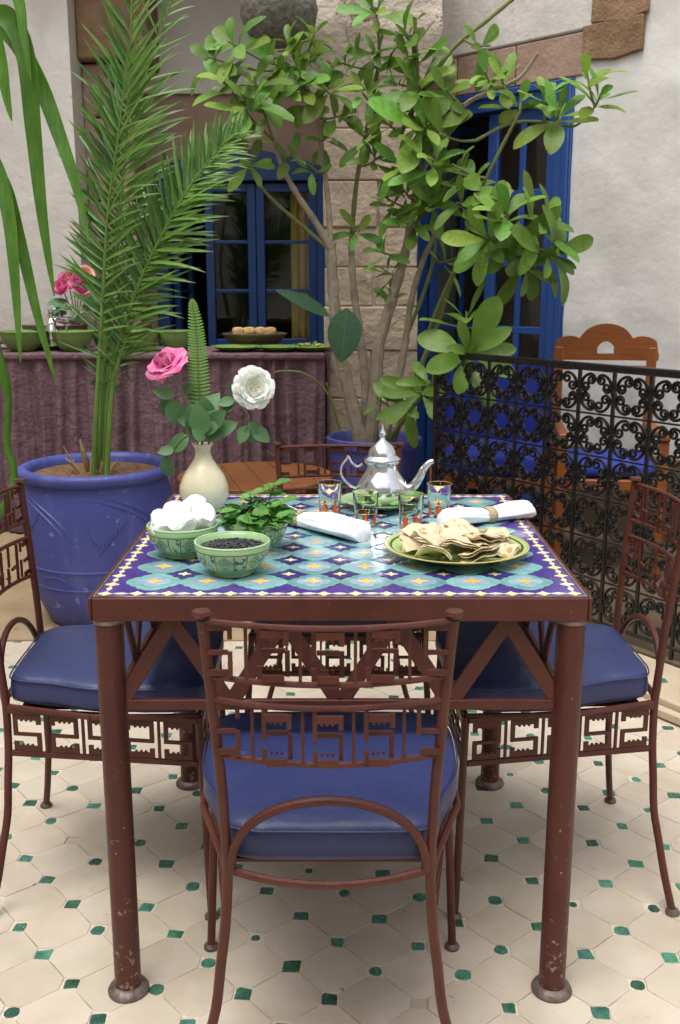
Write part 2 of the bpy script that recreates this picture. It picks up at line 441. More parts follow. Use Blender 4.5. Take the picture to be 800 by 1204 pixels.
class MB:
    def __init__(s):
        s.v = []
        s.f = []

    def addm(s, vs, fs, mtx=None):
        o = len(s.v)
        for p in vs:
            p = Vector(p)
            s.v.append(tuple(mtx @ p) if mtx else tuple(p))
        s.f += [tuple(i + o for i in f) for f in fs]
        return s

    def box(s, c, d, mtx=None):
        x, y, z = c
        a, b, e = d[0] / 2, d[1] / 2, d[2] / 2
        vs = [(x + i * a, y + j * b, z + k * e) for i in (-1, 1) for j in (-1, 1) for k in (-1, 1)]
        fs = [(0, 1, 3, 2), (4, 6, 7, 5), (0, 4, 5, 1), (2, 3, 7, 6), (0, 2, 6, 4), (1, 5, 7, 3)]
        return s.addm(vs, fs, mtx)

    def bx(s, x0, x1, y0, y1, z0, z1, mtx=None):
        return s.box(((x0 + x1) / 2, (y0 + y1) / 2, (z0 + z1) / 2), (abs(x1 - x0), abs(y1 - y0), abs(z1 - z0)), mtx)

    def bar(s, p, q, w, h, up=(0, 0, 1)):
        """flat bar from p to q: w across, h along up"""
        p, q = Vector(p), Vector(q)
        t = (q - p).normalized()
        u = Vector(up)
        sd = t.cross(u).normalized()
        u = sd.cross(t)
        vs = [e + sd * (i * w / 2) + u * (k * h / 2) for e in (p, q) for i in (-1, 1) for k in (-1, 1)]
        return s.addm(vs, [(0, 1, 3, 2), (4, 6, 7, 5), (0, 4, 5, 1), (2, 3, 7, 6), (0, 2, 6, 4), (1, 5, 7, 3)])

    def tube(s, pts, r, n=8, cap=True, flat=1.0):
        pts = [Vector(p) for p in pts]
        m = len(pts)
        rs = r if isinstance(r, (list, tuple)) else [r] * m
        tn = []
        for i in range(m):
            a = pts[max(0, i - 1)]
            b = pts[min(m - 1, i + 1)]
            d = b - a
            tn.append(d.normalized() if d.length > 1e-9 else Vector((0, 0, 1)))
        ref = Vector((0, 0, 1)) if abs(tn[0].z) < 0.9 else Vector((1, 0, 0))
        nr = (ref - tn[0] * ref.dot(tn[0])).normalized()
        vs, fs = [], []
        for i in range(m):
            nr = nr - tn[i] * nr.dot(tn[i])
            nr = nr.normalized() if nr.length > 1e-9 else tn[i].orthogonal().normalized()
            bn = tn[i].cross(nr)
            for k in range(n):
                a = 2 * math.pi * k / n
                vs.append(pts[i] + (nr * math.cos(a) + bn * (math.sin(a) * flat)) * rs[i])
        for i in range(m - 1):
            for k in range(n):
                k2 = (k + 1) % n
                fs.append((i * n + k, i * n + k2, (i + 1) * n + k2, (i + 1) * n + k))
        if cap:
            fs.append(tuple(range(n - 1, -1, -1)))
            fs.append(tuple((m - 1) * n + k for k in range(n)))
        return s.addm(vs, fs)

    def lathe(s, prof, n=32, c=(0, 0, 0), sx=1, sy=1):
        vs, fs = [], []
        m = len(prof)
        for (r, z) in prof:
            for k in range(n):
                a = 2 * math.pi * k / n
                vs.append((c[0] + r * math.cos(a) * sx, c[1] + r * math.sin(a) * sy, c[2] + z))
        for i in range(m - 1):
            for k in range(n):
                k2 = (k + 1) % n
                fs.append((i * n + k, i * n + k2, (i + 1) * n + k2, (i + 1) * n + k))
        if prof[0][0] > 1e-6:
            fs.append(tuple(range(n - 1, -1, -1)))
        if prof[-1][0] > 1e-6:
            fs.append(tuple((m - 1) * n + k for k in range(n)))
        return s.addm(vs, fs)

    def prism(s, poly, z0, z1, mtx=None):
        n = len(poly)
        vs = [(x, y, z0) for x, y in poly] + [(x, y, z1) for x, y in poly]
        fs = [tuple(range(n - 1, -1, -1)), tuple(range(n, 2 * n))]
        for k in range(n):
            k2 = (k + 1) % n
            fs.append((k, k2, n + k2, n + k))
        return s.addm(vs, fs, mtx)

    def grid(s, fn, nu, nv, closed_u=False):
        vs = [fn(i / nu, j / nv) for j in range(nv + 1) for i in range(nu + (0 if closed_u else 1))]
        w = nu if closed_u else nu + 1
        fs = []
        for j in range(nv):
            for i in range(nu):
                i2 = (i + 1) % w if closed_u else i + 1
                fs.append((j * w + i, j * w + i2, (j + 1) * w + i2, (j + 1) * w + i))
        return s.addm(vs, fs)

    def mesh(s, name, m, smooth=True, ang=38):
        me = bpy.data.meshes.new(name)
        me.from_pydata(s.v, [], s.f)
        me.update()
        if smooth:
            me.shade_smooth()
            me.set_sharp_from_angle(angle=R(ang))
        me.materials.append(m)
        return me

    def build(s, name, m, parent=None, smooth=True, bevel=0, solid=0, sub=0, mtx=None, ang=38, seg=2):
        o = link(name, s.mesh(name, m, smooth, ang), parent, mtx)
        if solid:
            md = o.modifiers.new('solid', 'SOLIDIFY')
            md.thickness = solid
            md.offset = 0
        if sub:
            md = o.modifiers.new('sub', 'SUBSURF')
            md.levels = md.render_levels = sub
        if bevel:
            md = o.modifiers.new('bevel', 'BEVEL')
            md.width = bevel
            md.segments = seg
            md.limit_method = 'ANGLE'
            md.angle_limit = R(35)
        return o


def link(name, data, parent=None, mtx=None):
    o = bpy.data.objects.new(name, data)
    COL.objects.link(o)
    if parent:
        o.parent = parent
    if mtx is not None:
        o.matrix_basis = mtx
    return o


def tag(o, label=None, cat=None, group=None, kind=None):
    if label:
        o['label'] = label
    if cat:
        o['category'] = cat
    if group:
        o['group'] = group
    if kind:
        o['kind'] = kind
    return o


def thing(name, label, cat, loc=(0, 0, 0), rz=0, group=None):
    o = bpy.data.objects.new(name, None)
    COL.objects.link(o)
    o.empty_display_size = 0.05
    o.location = loc
    o.rotation_euler = (0, 0, rz)
    return tag(o, label, cat, group)


KIDS = {}


def copy_tree(o, parent=None):
    c = o.copy()
    COL.objects.link(c)
    c.parent = parent
    for ch in [k for k in ALL() if k.parent == o]:
        copy_tree(ch, c)
    return c


def ALL():
    return list(COL.objects)


def smoothpath(pts, n=6):
    """Catmull-Rom through the points"""
    P = [Vector(p) for p in pts]
    out = []
    for i in range(len(P) - 1):
        p0 = P[max(0, i - 1)]
        p1, p2 = P[i], P[i + 1]
        p3 = P[min(len(P) - 1, i + 2)]
        for k in range(n):
            t = k / n
            out.append(0.5 * ((2 * p1) + (p2 - p0) * t + (2 * p0 - 5 * p1 + 4 * p2 - p3) * t * t + (3 * p1 - p0 - 3 * p2 + p3) * t ** 3))
    out.append(P[-1])
    return out


def lerp(a, b, t):
    return a + (b - a) * t


def interp(xs, ys, x):
    for i in range(len(xs) - 1):
        if x <= xs[i + 1]:
            return lerp(ys[i], ys[i + 1], (x - xs[i]) / (xs[i + 1] - xs[i]))
    return ys[-1]


def frame_mtx(loc, xdir, up):
    x = Vector(xdir).normalized()
    u = Vector(up)
    y = u.cross(x)
    if y.length < 1e-6:
        y = x.orthogonal()
    y.normalize()
    z = x.cross(y)
    m = Matrix((x, y, z)).transposed().to_4x4()
    m.translation = Vector(loc)
    return m


# ================================================================== STRUCTURE
# ---- floor: octagon-and-dot tiles on a lattice turned 40 degrees
fl = MB().bx(-3.4, 3.2, -3.0, 7.0, -0.2, -0.0035).build('floor', M['grout'], None, smooth=False)
tag(fl, 'courtyard floor of cream octagonal tiles with small green insets', None, kind='structure')
LA, LP = R(40.6), 0.1125
ax = Vector((math.cos(LA), math.sin(LA), 0))
ay = Vector((-math.sin(LA), math.cos(LA), 0))
L0 = gd(400 + 93 / 2, 900 + 360 / 2)       # one of the green insets


def lat(i, j):
    return L0 + ax * (i * LP) + ay * (j * LP)


def octagon(h, c):
    return [(h, -h + c), (h, h - c), (h - c, h), (-h + c, h), (-h, h - c), (-h, -h + c), (-h + c, -h), (h - c, -h)]


def tile_data(seed):
    rr = random.Random(seed)
    h = LP / 2 - 0.00045
    poly = [(x + rr.uniform(-.0007, .0007), y + rr.uniform(-.0007, .0007)) for x, y in octagon(h, 0.0215)]
    inn = [(x * 0.988, y * 0.988) for x, y in poly]
    n = 8
    vs = [(x, y, -0.006) for x, y in poly] + [(x, y, -0.0012) for x, y in poly] + [(x, y, 0) for x, y in inn]
    fs = [tuple(range(2 * n, 3 * n))]
    for k in range(n):
        k2 = (k + 1) % n
        fs += [(k, k2, n + k2, n + k), (n + k, n + k2, 2 * n + k2, 2 * n + k)]
    return vs, fs


def inset_data(seed):
    rr = random.Random(seed)
    n = 9 if seed % 4 == 3 else 8
    a = 0.0155
    if seed % 4 == 3:
        poly = [(a * 1.02 * math.cos(2 * math.pi * k / n) * rr.uniform(.9, 1.08), a * 0.95 * math.sin(2 * math.pi * k / n) * rr.uniform(.9, 1.08)) for k in range(n)]
    else:
        q = a * 0.22
        base = [(a, -a + q), (a, a - q), (a - q, a), (-a + q, a), (-a, a - q), (-a, -a + q), (-a + q, -a), (a - q, -a)]
        poly = [(x * rr.uniform(.86, 1.08) + y * rr.uniform(-.1, .1), y * rr.uniform(.86, 1.08)) for x, y in base]
    inn = [(x * 0.9, y * 0.9) for x, y in poly]
    m = len(poly)
    vs = [(x, y, -0.006) for x, y in poly] + [(x, y, -0.0016) for x, y in poly] + [(x, y, -0.0004) for x, y in inn]
    fs = [tuple(range(2 * m, 3 * m))]
    for k in range(m):
        k2 = (k + 1) % m
        fs += [(k, k2, m + k2, m + k), (m + k, m + k2, 2 * m + k2, 2 * m + k)]
    return vs, fs


def collar_data():
    a = 0.0205
    return [(-a, -a, 0), (a, -a, 0), (a, a, 0), (-a, a, 0)], [(0, 1, 2, 3)]


tile_me = []
for k in range(5):
    tile_me.append(MB().addm(*tile_data(k)).mesh('floor_tile', M['cream'], smooth=False))
ins_me = []
for k in range(9):
    ins_me.append(MB().addm(*inset_data(k + 3)).mesh('green_inset', M['green'], smooth=False))
col_me = MB().addm(*collar_data()).mesh('inset_bed', M['collar'], smooth=False)
STEP_A = Vector((0.958, 2.616, 0))
STEP_B = Vector((0.877, 2.838, 0))
RAIL_DIR = Vector((-0.568, 0.823, 0)).normalized()
RAIL_P = Vector((1.098, 3.039, 0))            # a point of the railing's line
RAIL_N = Vector((-RAIL_DIR.y, RAIL_DIR.x, 0))  # towards the table is the negative-x side
if RAIL_N.x > 0:
    RAIL_N = -RAIL_N


def rail_side(p):           # metres in front of the railing line, towards the table
    return (Vector(p) - RAIL_P).dot(RAIL_N)


STEP_OFF = 0.265
cand_t, cand_i = [], []
rr = random.Random(3)
for i in range(-40, 40):
    for j in range(-40, 40):
        p = lat(i + 0.5, j + 0.5)
        q = lat(i, j)
        if -2.6 < p.x < 2.0 and -1.0 < p.y < 3.45 and rail_side(p) > STEP_OFF + 0.09:
            cand_t.append(p)
        if -2.6 < q.x < 2.0 and -1.0 < q.y < 3.45 and rail_side(q) > STEP_OFF + 0.03:
            cand_i.append(q)


def seen_key(p):            # in the picture first, nearest first
    d = p.y * math.cos(PITCH) + CAM_H * math.sin(PITCH)
    u = abs(p.x / max(d, .1)) * FPX
    v = (p.y * math.sin(PITCH) - CAM_H * math.cos(PITCH)) / max(d, .1) * -FPX
    inside = u < 440 and p.y > 1.4
    return (0 if inside else 1, p.y)


cand_t.sort(key=seen_key)
cand_i.sort(key=seen_key)
mass_t, mass_i, mass_c = MB(), MB(), MB()
for k, p in enumerate(cand_t):
    m = Matrix.Translation((p.x, p.y, rr.uniform(-.0006, .0006))) @ Matrix.Rotation(LA + rr.uniform(-.012, .012), 4, 'Z') @ Matrix.Rotation(rr.uniform(-.006, .006), 4, 'X') @ Matrix.Rotation(rr.uniform(-.006, .006), 4, 'Y')
    if k < 300:
        link('floor_tile', tile_me[rr.randrange(5)], fl, m)
    else:
        mass_t.addm(*tile_data(k % 5), m)
for k, p in enumerate(cand_i):
    if rr.random() < 0.07:
        continue
    sc = rr.uniform(0.82, 1.12)
    if rr.random() < 0.06:
        sc *= 0.6
    m = Matrix.Translation((p.x + rr.uniform(-.003, .003), p.y + rr.uniform(-.003, .003), 0)) @ Matrix.Rotation(LA + R(45) + rr.uniform(-.18, .18), 4, 'Z') @ Matrix.Diagonal((sc, sc * rr.uniform(.88, 1.1), 1, 1))
    mass_c.addm(*collar_data(), Matrix.Translation((p.x, p.y, -0.0018)) @ Matrix.Rotation(LA + R(45), 4, 'Z'))
    if k < 300:
        link('green_inset', ins_me[rr.randrange(9)], fl, m)
    else:
        mass_i.addm(*inset_data(3 + k % 9), m)
if mass_t.v:
    tag(mass_t.build('cream_tiles', M['cream_mass'], fl, smooth=False), kind='stuff')
if mass_i.v:
    tag(mass_i.build('green_insets', M['green'], fl, smooth=False), kind='stuff')
tag(mass_c.build('inset_beds', M['collar'], fl, smooth=False), kind='stuff')

# ---- ochre floor of the gallery behind the tiles
gf = MB().bx(-3.4, 3.2, 3.4, 7.0, -0.0030, 0.006).build('gallery_floor', M['ochre'], None, smooth=False)
tag(gf, 'dusty ochre floor under the buffet and the potted palm', None, kind='structure')
# ---- low step that carries the railing
st_m = Matrix((RAIL_DIR, -RAIL_N, Vector((0, 0, 1)))).transposed().to_4x4()
st_m.translation = RAIL_P
st = thing('step', 'low beige stone step that carries the black railing', None, RAIL_P, 0)
st['kind'] = 'structure'
m3 = st_m.copy()
m3.translation = (0, 0, 0)
MB().bx(-1.6, 1.5, -STEP_OFF, -0.02, 0.001, 0.052, m3).build('tread', M['step'], st, bevel=0.008)
MB().bx(-1.6, 1.5, -0.019, 1.2, 0.007, 0.058, m3).build('platform', M['shade_stone'], st, smooth=False)  # platform coloured dark to stand in for shade behind the railing
MB().bx(-1.6, 1.5, -STEP_OFF - 0.03, -STEP_OFF - 0.001, 0.0005, 0.03, m3).build('nosing', M['step'], st, bevel=0.006)
for k in range(14):
    mm = m3 @ Matrix.Translation((-1.45 + 0.2 * k, -STEP_OFF + 0.085 + 0.02 * (k % 2), 0.0555)) @ Matrix.Rotation(0.3 * k, 4, 'Z')
    link('green_inset', ins_me[k % 9], st, mm)

# ---- left pier (front plane of the arcade) and its exposed corner stones
lw = thing('pier_wall', 'grey limewashed wall behind the strap leaved plant', 'wall', (-2.4, 5.85, 0))
MB().bx(-1.2, 0.985, -0.2, 0.75, 0, 4.0).build('plaster_face', M['plaster_left'], lw, smooth=False)
x0 = 0.986
for k, (z0, z1) in enumerate(((0.0, 0.42), (0.43, 0.83), (0.84, 1.26), (1.27, 1.70), (1.71, 2.14), (2.15, 2.42), (2.43, 2.86))):
    MB().bx(x0, x0 + (0.27 if z0 < 2.4 else 0.38), 0.02 if z0 < 2.4 else -0.05, 0.74, z0, z1).build('corner_stone', M['pink'] if z0 < 2.2 else M['brown_stone'], lw, bevel=0.012)
# ---- back wall of the gallery with the left window
bw = thing('gallery_wall', 'shaded brown wall behind the buffet with the navy window in it', 'wall', (0, 6.2, 0))
WX0, WX1, WZ0, WZ1 = -1.10, -0.06, 0.80, 1.90
MB().bx(-2.4, WX0, 0, 0.3, 0, 4.0).bx(WX1, 1.6, 0, 0.3, 0, 4.0).bx(WX0, WX1, 0, 0.3, 0, WZ0).bx(WX0, WX1, 0, 0.3, WZ1 + 0.12, 4.0).build('masonry', M['pink'], bw, smooth=False)
MB().bx(-2.4, 1.6, -0.03, -0.002, 2.32, 4.0).build('plaster_panel', M['plaster_left'], bw, smooth=False)
# shallow segmental head of the window
arch = []
n = 14
poly = [(WX0, WZ1 + 0.12)] + [(lerp(WX0, WX1, k / n), WZ1 + 0.10 * math.sin(math.pi * k / n)) for k in range(n + 1)] + [(WX1, WZ1 + 0.12)]
mt = Matrix(((1, 0, 0, 0), (0, 0, -1, 0), (0, 1, 0, 0), (0, 0, 0, 1)))
MB().prism([(x, z) for x, z in poly[1:-1]] + [(WX1, WZ1 + 0.121), (WX0, WZ1 + 0.121)], -0.001, 0.05, Matrix.Translation((0, 0.05, 0)) @ mt).build('arch_head', M['pink'], bw, smooth=False)


def sash(name, x0, x1, z0, z1, y, rows, cols, m, parent, ft=0.05, bt=0.02, th=0.04, foot=0.0):
    """one glazed leaf: stiles and rails, glazing bars, panes"""
    b = MB()
    b.bx(x0, x0 + ft, y - th / 2, y + th / 2, z0, z1).bx(x1 - ft, x1, y - th / 2, y + th / 2, z0, z1)
    b.bx(x0 + ft, x1 - ft, y - th / 2 + .002, y + th / 2 - .002, z1 - ft, z1).bx(x0 + ft, x1 - ft, y - th / 2 + .002, y + th / 2 - .002, z0, z0 + ft + foot)
    leaf = b.build(name, m, parent, bevel=0.004)
    ix0, ix1, iz0, iz1 = x0 + ft, x1 - ft, z0 + ft + foot, z1 - ft
    for r in range(1, rows):
        z = lerp(iz0, iz1, r / rows)
        MB().bx(ix0, ix1, y - th * .32, y + th * .32, z - bt / 2, z + bt / 2).build('glazing_bar', m, leaf, bevel=0.003)
    for c in range(1, cols):
        x = lerp(ix0, ix1, c / cols)
        MB().bx(x - bt / 2, x + bt / 2, y - th * .3, y + th * .3, iz0, iz1).build('glazing_bar', m, leaf, bevel=0.003)
    for r in range(rows):
        for c in range(cols):
            xa, xb = lerp(ix0, ix1, c / cols), lerp(ix0, ix1, (c + 1) / cols)
            za, zb = lerp(iz0, iz1, r / rows), lerp(iz0, iz1, (r + 1) / rows)
            MB().bx(xa + .003, xb - .003, y - .002, y + .002, za + .003, zb - .003).build('pane', M['pane'], leaf, smooth=False)
    return leaf


b = MB()
b.bx(WX0 + .001, WX0 + 0.075, -0.03, 0.09, WZ0, WZ1 + 0.02).bx(WX1 - 0.075, WX1 - .001, -0.03, 0.09, WZ0, WZ1 + 0.02)
b.bx(WX0 + .076, WX1 - .076, -0.028, 0.088, WZ0, WZ0 + 0.07)
n = 12
hp = [(lerp(WX0 - .01, WX1 + .01, k / n), WZ1 + 0.0 + 0.115 * math.sin(math.pi * k / n)) for k in range(n + 1)] + [(WX1 + .01, WZ1 - 0.06), (WX0 - .01, WZ1 - 0.06)]
b.prism(hp, 0.0, 0.125, Matrix.Translation((0, 0.092, 0)) @ mt)
wf = b.build('window', M['bluepaint2'], bw, bevel=0.006)
sash('casement', WX0 + 0.60, WX1 - 0.078, WZ0 + 0.072, WZ1 - 0.07, 0.03, 3, 1, M['bluepaint2'], wf)
sash('casement', WX0 + 0.295, WX0 + 0.597, WZ0 + 0.072, WZ1 - 0.07, 0.03, 3, 1, M['bluepaint2'], wf)
# the left leaf stands open into the room
lf = sash('casement', 0, 0.30, WZ0 + 0.072, WZ1 - 0.07, 0.0, 3, 1, M['bluepaint2'], wf)
lf.matrix_basis = Matrix.Translation((WX0 + 0.10, 0.1, 0)) @ Matrix.Rotation(R(80), 4, 'Z')
# dark room behind
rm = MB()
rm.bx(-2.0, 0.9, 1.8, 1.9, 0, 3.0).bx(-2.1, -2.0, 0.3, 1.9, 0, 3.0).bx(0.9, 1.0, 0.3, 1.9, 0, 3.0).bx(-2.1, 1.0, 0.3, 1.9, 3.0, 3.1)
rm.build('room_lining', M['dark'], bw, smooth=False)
cb = MB().grid(lambda u, v: (-0.30 + 0.22 * u, 0.12 + 0.012 * math.sin(u * 30), 0.75 + 1.15 * v), 24, 4)
cb.build('curtain', M['curtain'], bw)

# ---- slanting wall on the right with the tall blue door
RW_P = Vector((1.09, 5.0, 0))
RW_ANG = math.atan2(0.729, -0.685)
rw = thing('courtyard_wall', 'bright white plastered wall with the tall blue glazed door', 'wall', RW_P, RW_ANG)
DS0, DS1, DZ = 0.0, 1.03, 2.165


def lumpy(x0, x1, z0, z1, nx, nz, y=0.0):
    """hand-plastered face, gently uneven"""
    def fn(u, v):
        x, z = lerp(x0, x1, u), lerp(z0, z1, v)
        e = min(1, 8 * u, 8 * (1 - u)) if True else 1
        d = 0.013 * mnoise.noise(Vector((x * 2.3, z * 2.3, 1))) + 0.006 * mnoise.noise(Vector((x * 7, z * 7, 5)))
        return (x, y + 0.004 + d, z)
    return fn


MB().grid(lumpy(DS0 - 0.012, -4.2, 0, 4.0, 130, 120), 130, 120).build('plaster_face', M['plaster'], rw)
MB().bx(-4.2, DS0 - 0.012, -0.4, -0.02, 0, 4.0).bx(DS1, 1.72, -0.4, 0.0, 0, 4.0).bx(DS0 - 0.012, DS1, -0.4, -0.002, DZ + 0.02, 4.0).build('masonry', M['plaster'], rw, smooth=False)
for k, (a, c) in enumerate(((-0.06, 0.33), (0.335, 0.70), (0.705, 1.15))):
    MB().bx(a, c, -0.001, 0.016, DZ + 0.022, DZ + 0.21).build('lintel_stone', M['pink'], rw, bevel=0.008)
MB().bx(-0.10, 1.7, 0.001, 0.020, DZ + 0.215, 4.0).build('plaster_panel', M['plaster_left'], rw, bevel=0.01)
MB().bx(-4.2, DS0 - 0.013, 0.0, 0.034, 0.0, 0.47).build('shade_band', M['shade_stone'], rw, bevel=0.006)  # added band: darkness low behind the railing is put into its colour
# brown springer stones, broken outline
for (zz0, zz1, xa, xb) in ((2.25, 2.395, -0.365, -0.063), (2.40, 2.95, -0.385, -0.105)):
    pl = []
    rr = random.Random(int(zz0 * 100))
    for (a, c) in ((xa, zz0), (lerp(xa, xb, .5), zz0 - .02), (xb, zz0), (xb, zz1), (xa, zz1)):
        pl.append((a + rr.uniform(-.015, .015), c))
    MB().prism(pl, -0.028, 0.0, mt).build('springer_stone', M['brown_stone'], rw, bevel=0.006)
b = MB()
b.bx(DS0 - .011, DS0 + 0.085, -0.11, 0.018, 0.06, DZ + 0.018).bx(DS1 - 0.085, DS1 - .001, -0.11, 0.018, 0.06, DZ + 0.018)
b.bx(DS0 + .086, DS1 - .086, -0.108, 0.016, DZ - 0.075, DZ + 0.018)
b.bx(DS0 - 0.005, DS0 + 0.03, 0.0185, 0.032, 0.06, DZ + 0.018).bx(DS0 + 0.04, DS1, 0.0185, 0.030, DZ - 0.015, DZ + 0.018)
df = b.build('door', M['bluepaint'], rw, bevel=0.005)
mid = (DS0 + DS1) / 2
sash('door_leaf', DS0 + 0.088, mid - 0.002, 0.07, DZ - 0.08, -0.04, 4, 2, M['bluepaint'], df, ft=0.062, bt=0.036, foot=0.55)
# the far leaf stands open inwards
lf = sash('door_leaf', 0, 0.42, 0.07, DZ - 0.08, 0, 4, 2, M['bluepaint'], df, ft=0.055, bt=0.03, foot=0.55)
lf.matrix_basis = Matrix.Translation((DS1 - 0.09, -0.06, 0)) @ Matrix.Rotation(R(180 + 70), 4, 'Z')
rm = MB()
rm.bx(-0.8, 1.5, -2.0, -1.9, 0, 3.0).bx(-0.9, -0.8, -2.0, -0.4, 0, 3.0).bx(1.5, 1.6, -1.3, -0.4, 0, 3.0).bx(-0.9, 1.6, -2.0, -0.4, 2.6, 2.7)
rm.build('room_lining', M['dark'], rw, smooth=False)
MB().bx(-0.3, 0.2, -1.7, -1.2, 0.7, 1.0).bx(-0.3, 0.25, -1.7, -1.3, 1.25, 1.3).build('room_shelf', M['whitecloth'], rw, smooth=False)

# ---- stone column between window and door
cl = thing('column', 'weathered stone column of squared blocks behind the leafy shrub', 'column', (0.155, 5.35, 0))
rr = random.Random(21)
z = 0.0
k = 0
while z < 2.1:
    h = rr.choice((0.19, 0.22, 0.25, 0.24))
    w = 0.232 + rr.uniform(-.006, .006)
    if k % 2:
        cut = rr.uniform(-0.08, 0.08)
        MB().bx(-w, cut - .004, -w, w, z + .0025, z + h - .0025).build('stone_block', M['column'], cl, bevel=0.006)
        MB().bx(cut + .004, w, -w + .006, w, z + .0025, z + h - .0025).build('stone_block', M['column'], cl, bevel=0.006)
    else:
        MB().bx(-w, w, -w, w, z + .0025, z + h - .0025).build('stone_block', M['column'], cl, bevel=0.006)
    z += h
    k += 1
MB().bx(-.222, .222, -.222, .222, 0.002, z).build('mortar_core', M['mortar'], cl, smooth=False)


def capf(u, v):
    a = 2 * math.pi * u
    zz = z + 0.001 + v * (3.2 - z)
    q = 0.24 + 0.065 * min(1, v * 5)
    sx = max(-1, min(1, 1.45 * math.cos(a)))
    sy = max(-1, min(1, 1.45 * math.sin(a)))
    d = 1 + 0.05 * mnoise.noise(Vector((sx * 2.2, sy * 2.2, zz * 3.2))) + 0.02 * mnoise.noise(Vector((sx * 9, sy * 9, zz * 9)))
    return (q * sx * d + 0.015, q * sy * d, zz)


MB().grid(capf, 72, 40, closed_u=True).build('capital', M['capital'], cl)

# ---- roof of the gallery above the picture: it shades the window wall
gr = thing('gallery_roof', 'flat plastered gallery roof carried on the column above the buffet', 'roof', (0, 6, 3.3))
MB().bx(-3.4, 0.3, -0.40, 0.6, 0, 0.25).build('roof_slab', M['plaster_left'], gr, smooth=False)
MB().bx(-3.4, 0.3, -0.60, -0.401, -0.15, 0.5).build('arcade_beam', M['plaster'], gr, smooth=False)
# ---- the other sides of the courtyard, behind the camera
MB().bx(-3.2, -3.0, -3.0, 5.6, 0, 4.2).build('courtyard_side_wall', M['plaster_left'], None, smooth=False)
tag(bpy.data.objects['courtyard_side_wall'], 'plain limewashed courtyard wall far to the left, out of the picture', 'wall')
MB().bx(-3.2, 4.2, -3.3, -3.0, 0, 4.2).build('courtyard_end_wall', M['plaster'], None, smooth=False)
tag(bpy.data.objects['courtyard_end_wall'], 'plain white courtyard wall behind the viewer', 'wall')
gp = MB().bx(-60, 60, -60, 60, -0.6, -0.25).build('ground', M['ochre'], None, smooth=False)
tag(gp, kind='structure')

# ================================================================== THE TABLE
TX0, TX1, TY0, TY1, TZ = -0.410, 0.410, 1.554, 2.378, 0.75
TCX, TCY = 0.0, (TY0 + TY1) / 2
HW, HD = 0.410, 0.412
tb = thing('mosaic_table', 'square table with rust red steel frame and purple turquoise mosaic top', 'table', (TCX, TCY, 0))
b = MB()
for sx in (-1, 1):
    b.bx(sx * HW, sx * (HW - 0.006), -HD, HD, 0.711, 0.7515)
for sy in (-1, 1):
    b.bx(-HW + .0065, HW - .0065, sy * HD, sy * (HD - 0.006), 0.7112, 0.7513)
b.build('apron', M['rust'], tb, bevel=0.0025)
b = MB()
for sy in (-1, 1):
    b.bx(-HW + .007, HW - .007, sy * (HD - .007), sy * (HD - .0105), 0.744, 0.7528)
for sx in (-1, 1):
    b.bx(sx * (HW - .007), sx * (HW - .0105), -HD + .011, HD - .011, 0.744, 0.7528)
b.build('edge_trim', M['trim'], tb, bevel=0.0008)
slab = MB().bx(-HW + .011, HW - .011, -HD + .011, HD - .011, 0.725, 0.7512).build('table_top', M['z_purple'], tb, smooth=False)


def piece(poly, h=0.0012, z=0.7512):
    inn = [(x * 0.95, y * 0.95) for x, y in poly]
    n_ = len(poly)
    vs = [(x, y, 0) for x, y in poly] + [(x, y, h * .7) for x, y in poly] + [(x, y, h) for x, y in inn]
    fs = [tuple(range(2 * n_, 3 * n_))]
    for k in range(n_):
        k2 = (k + 1) % n_
        fs += [(k, k2, n_ + k2, n_ + k), (n_ + k, n_ + k2, 2 * n_ + k2, 2 * n_ + k)]
    return MB().addm(vs, fs)


PX, PY = 0.0905, 0.0918


def lobed(r0, amp, nl, npt, ph=0.0, sq=0.0):
    out = []
    for k in range(npt):
        a = 2 * math.pi * k / npt
        r = r0 * (1 - amp + amp * abs(math.cos(nl / 2 * (a - ph))) ** 0.6)
        out.append((r * math.cos(a), r * math.sin(a)))
    return out


def lobed8(r0):
    out = []
    for k in range(48):
        a = 2 * math.pi * k / 48
        r = r0 * (.74 + .20 * abs(math.cos(2 * a)) ** .7 + .06 * abs(math.cos(4 * a)) ** .6)
        out.append((r * math.cos(a), r * math.sin(a)))
    return out


def star4(r1, r2):
    return [((r1 if k % 2 == 0 else r2) * math.cos(k * math.pi / 4), (r1 if k % 2 == 0 else r2) * math.sin(k * math.pi / 4)) for k in range(8)]


me_flower = piece(lobed8(0.0478)).mesh('turquoise_flower_tile', M['z_teal'], smooth=False)
me_halo = piece([(x, y) for x, y in lobed(0.0300, 0.30, 4, 24, 0)], 0.0007).mesh('pale_halo_tile', M['z_pale'], smooth=False)
me_gold = piece(star4(0.0165, 0.0075), 0.0008).mesh('amber_star_tile', M['z_gold'], smooth=False)
me_violet = piece(star4(0.0400, 0.0200), 0.0009).mesh('violet_star_tile', M['z_navy'], smooth=False)
me_dot = piece(star4(0.0125, 0.0055), 0.0007).mesh('cream_star_tile', M['z_yellow'], smooth=False)
me_loz = piece([(0.0135, 0), (0, 0.0054), (-0.0135, 0), (0, -0.0054)], 0.0010).mesh('cream_lozenge_tile', M['z_white'], smooth=False)
me_bst = piece(star4(0.0125, 0.0072), 0.0010).mesh('yellow_border_tile', M['z_yellow'], smooth=False)
rr = random.Random(5)


def lay(me, name, x, y, z, a=0.0):
    link(name, me, tb, Matrix.Translation((x + rr.uniform(-.0006, .0006), y + rr.uniform(-.0006, .0006), z)) @ Matrix.Rotation(a + rr.uniform(-.02, .02), 4, 'Z') @ Matrix.Rotation(rr.uniform(-.010, .010), 4, 'X') @ Matrix.Rotation(rr.uniform(-.010, .010), 4, 'Y') @ Matrix.Scale(rr.uniform(.97, 1.02), 4))


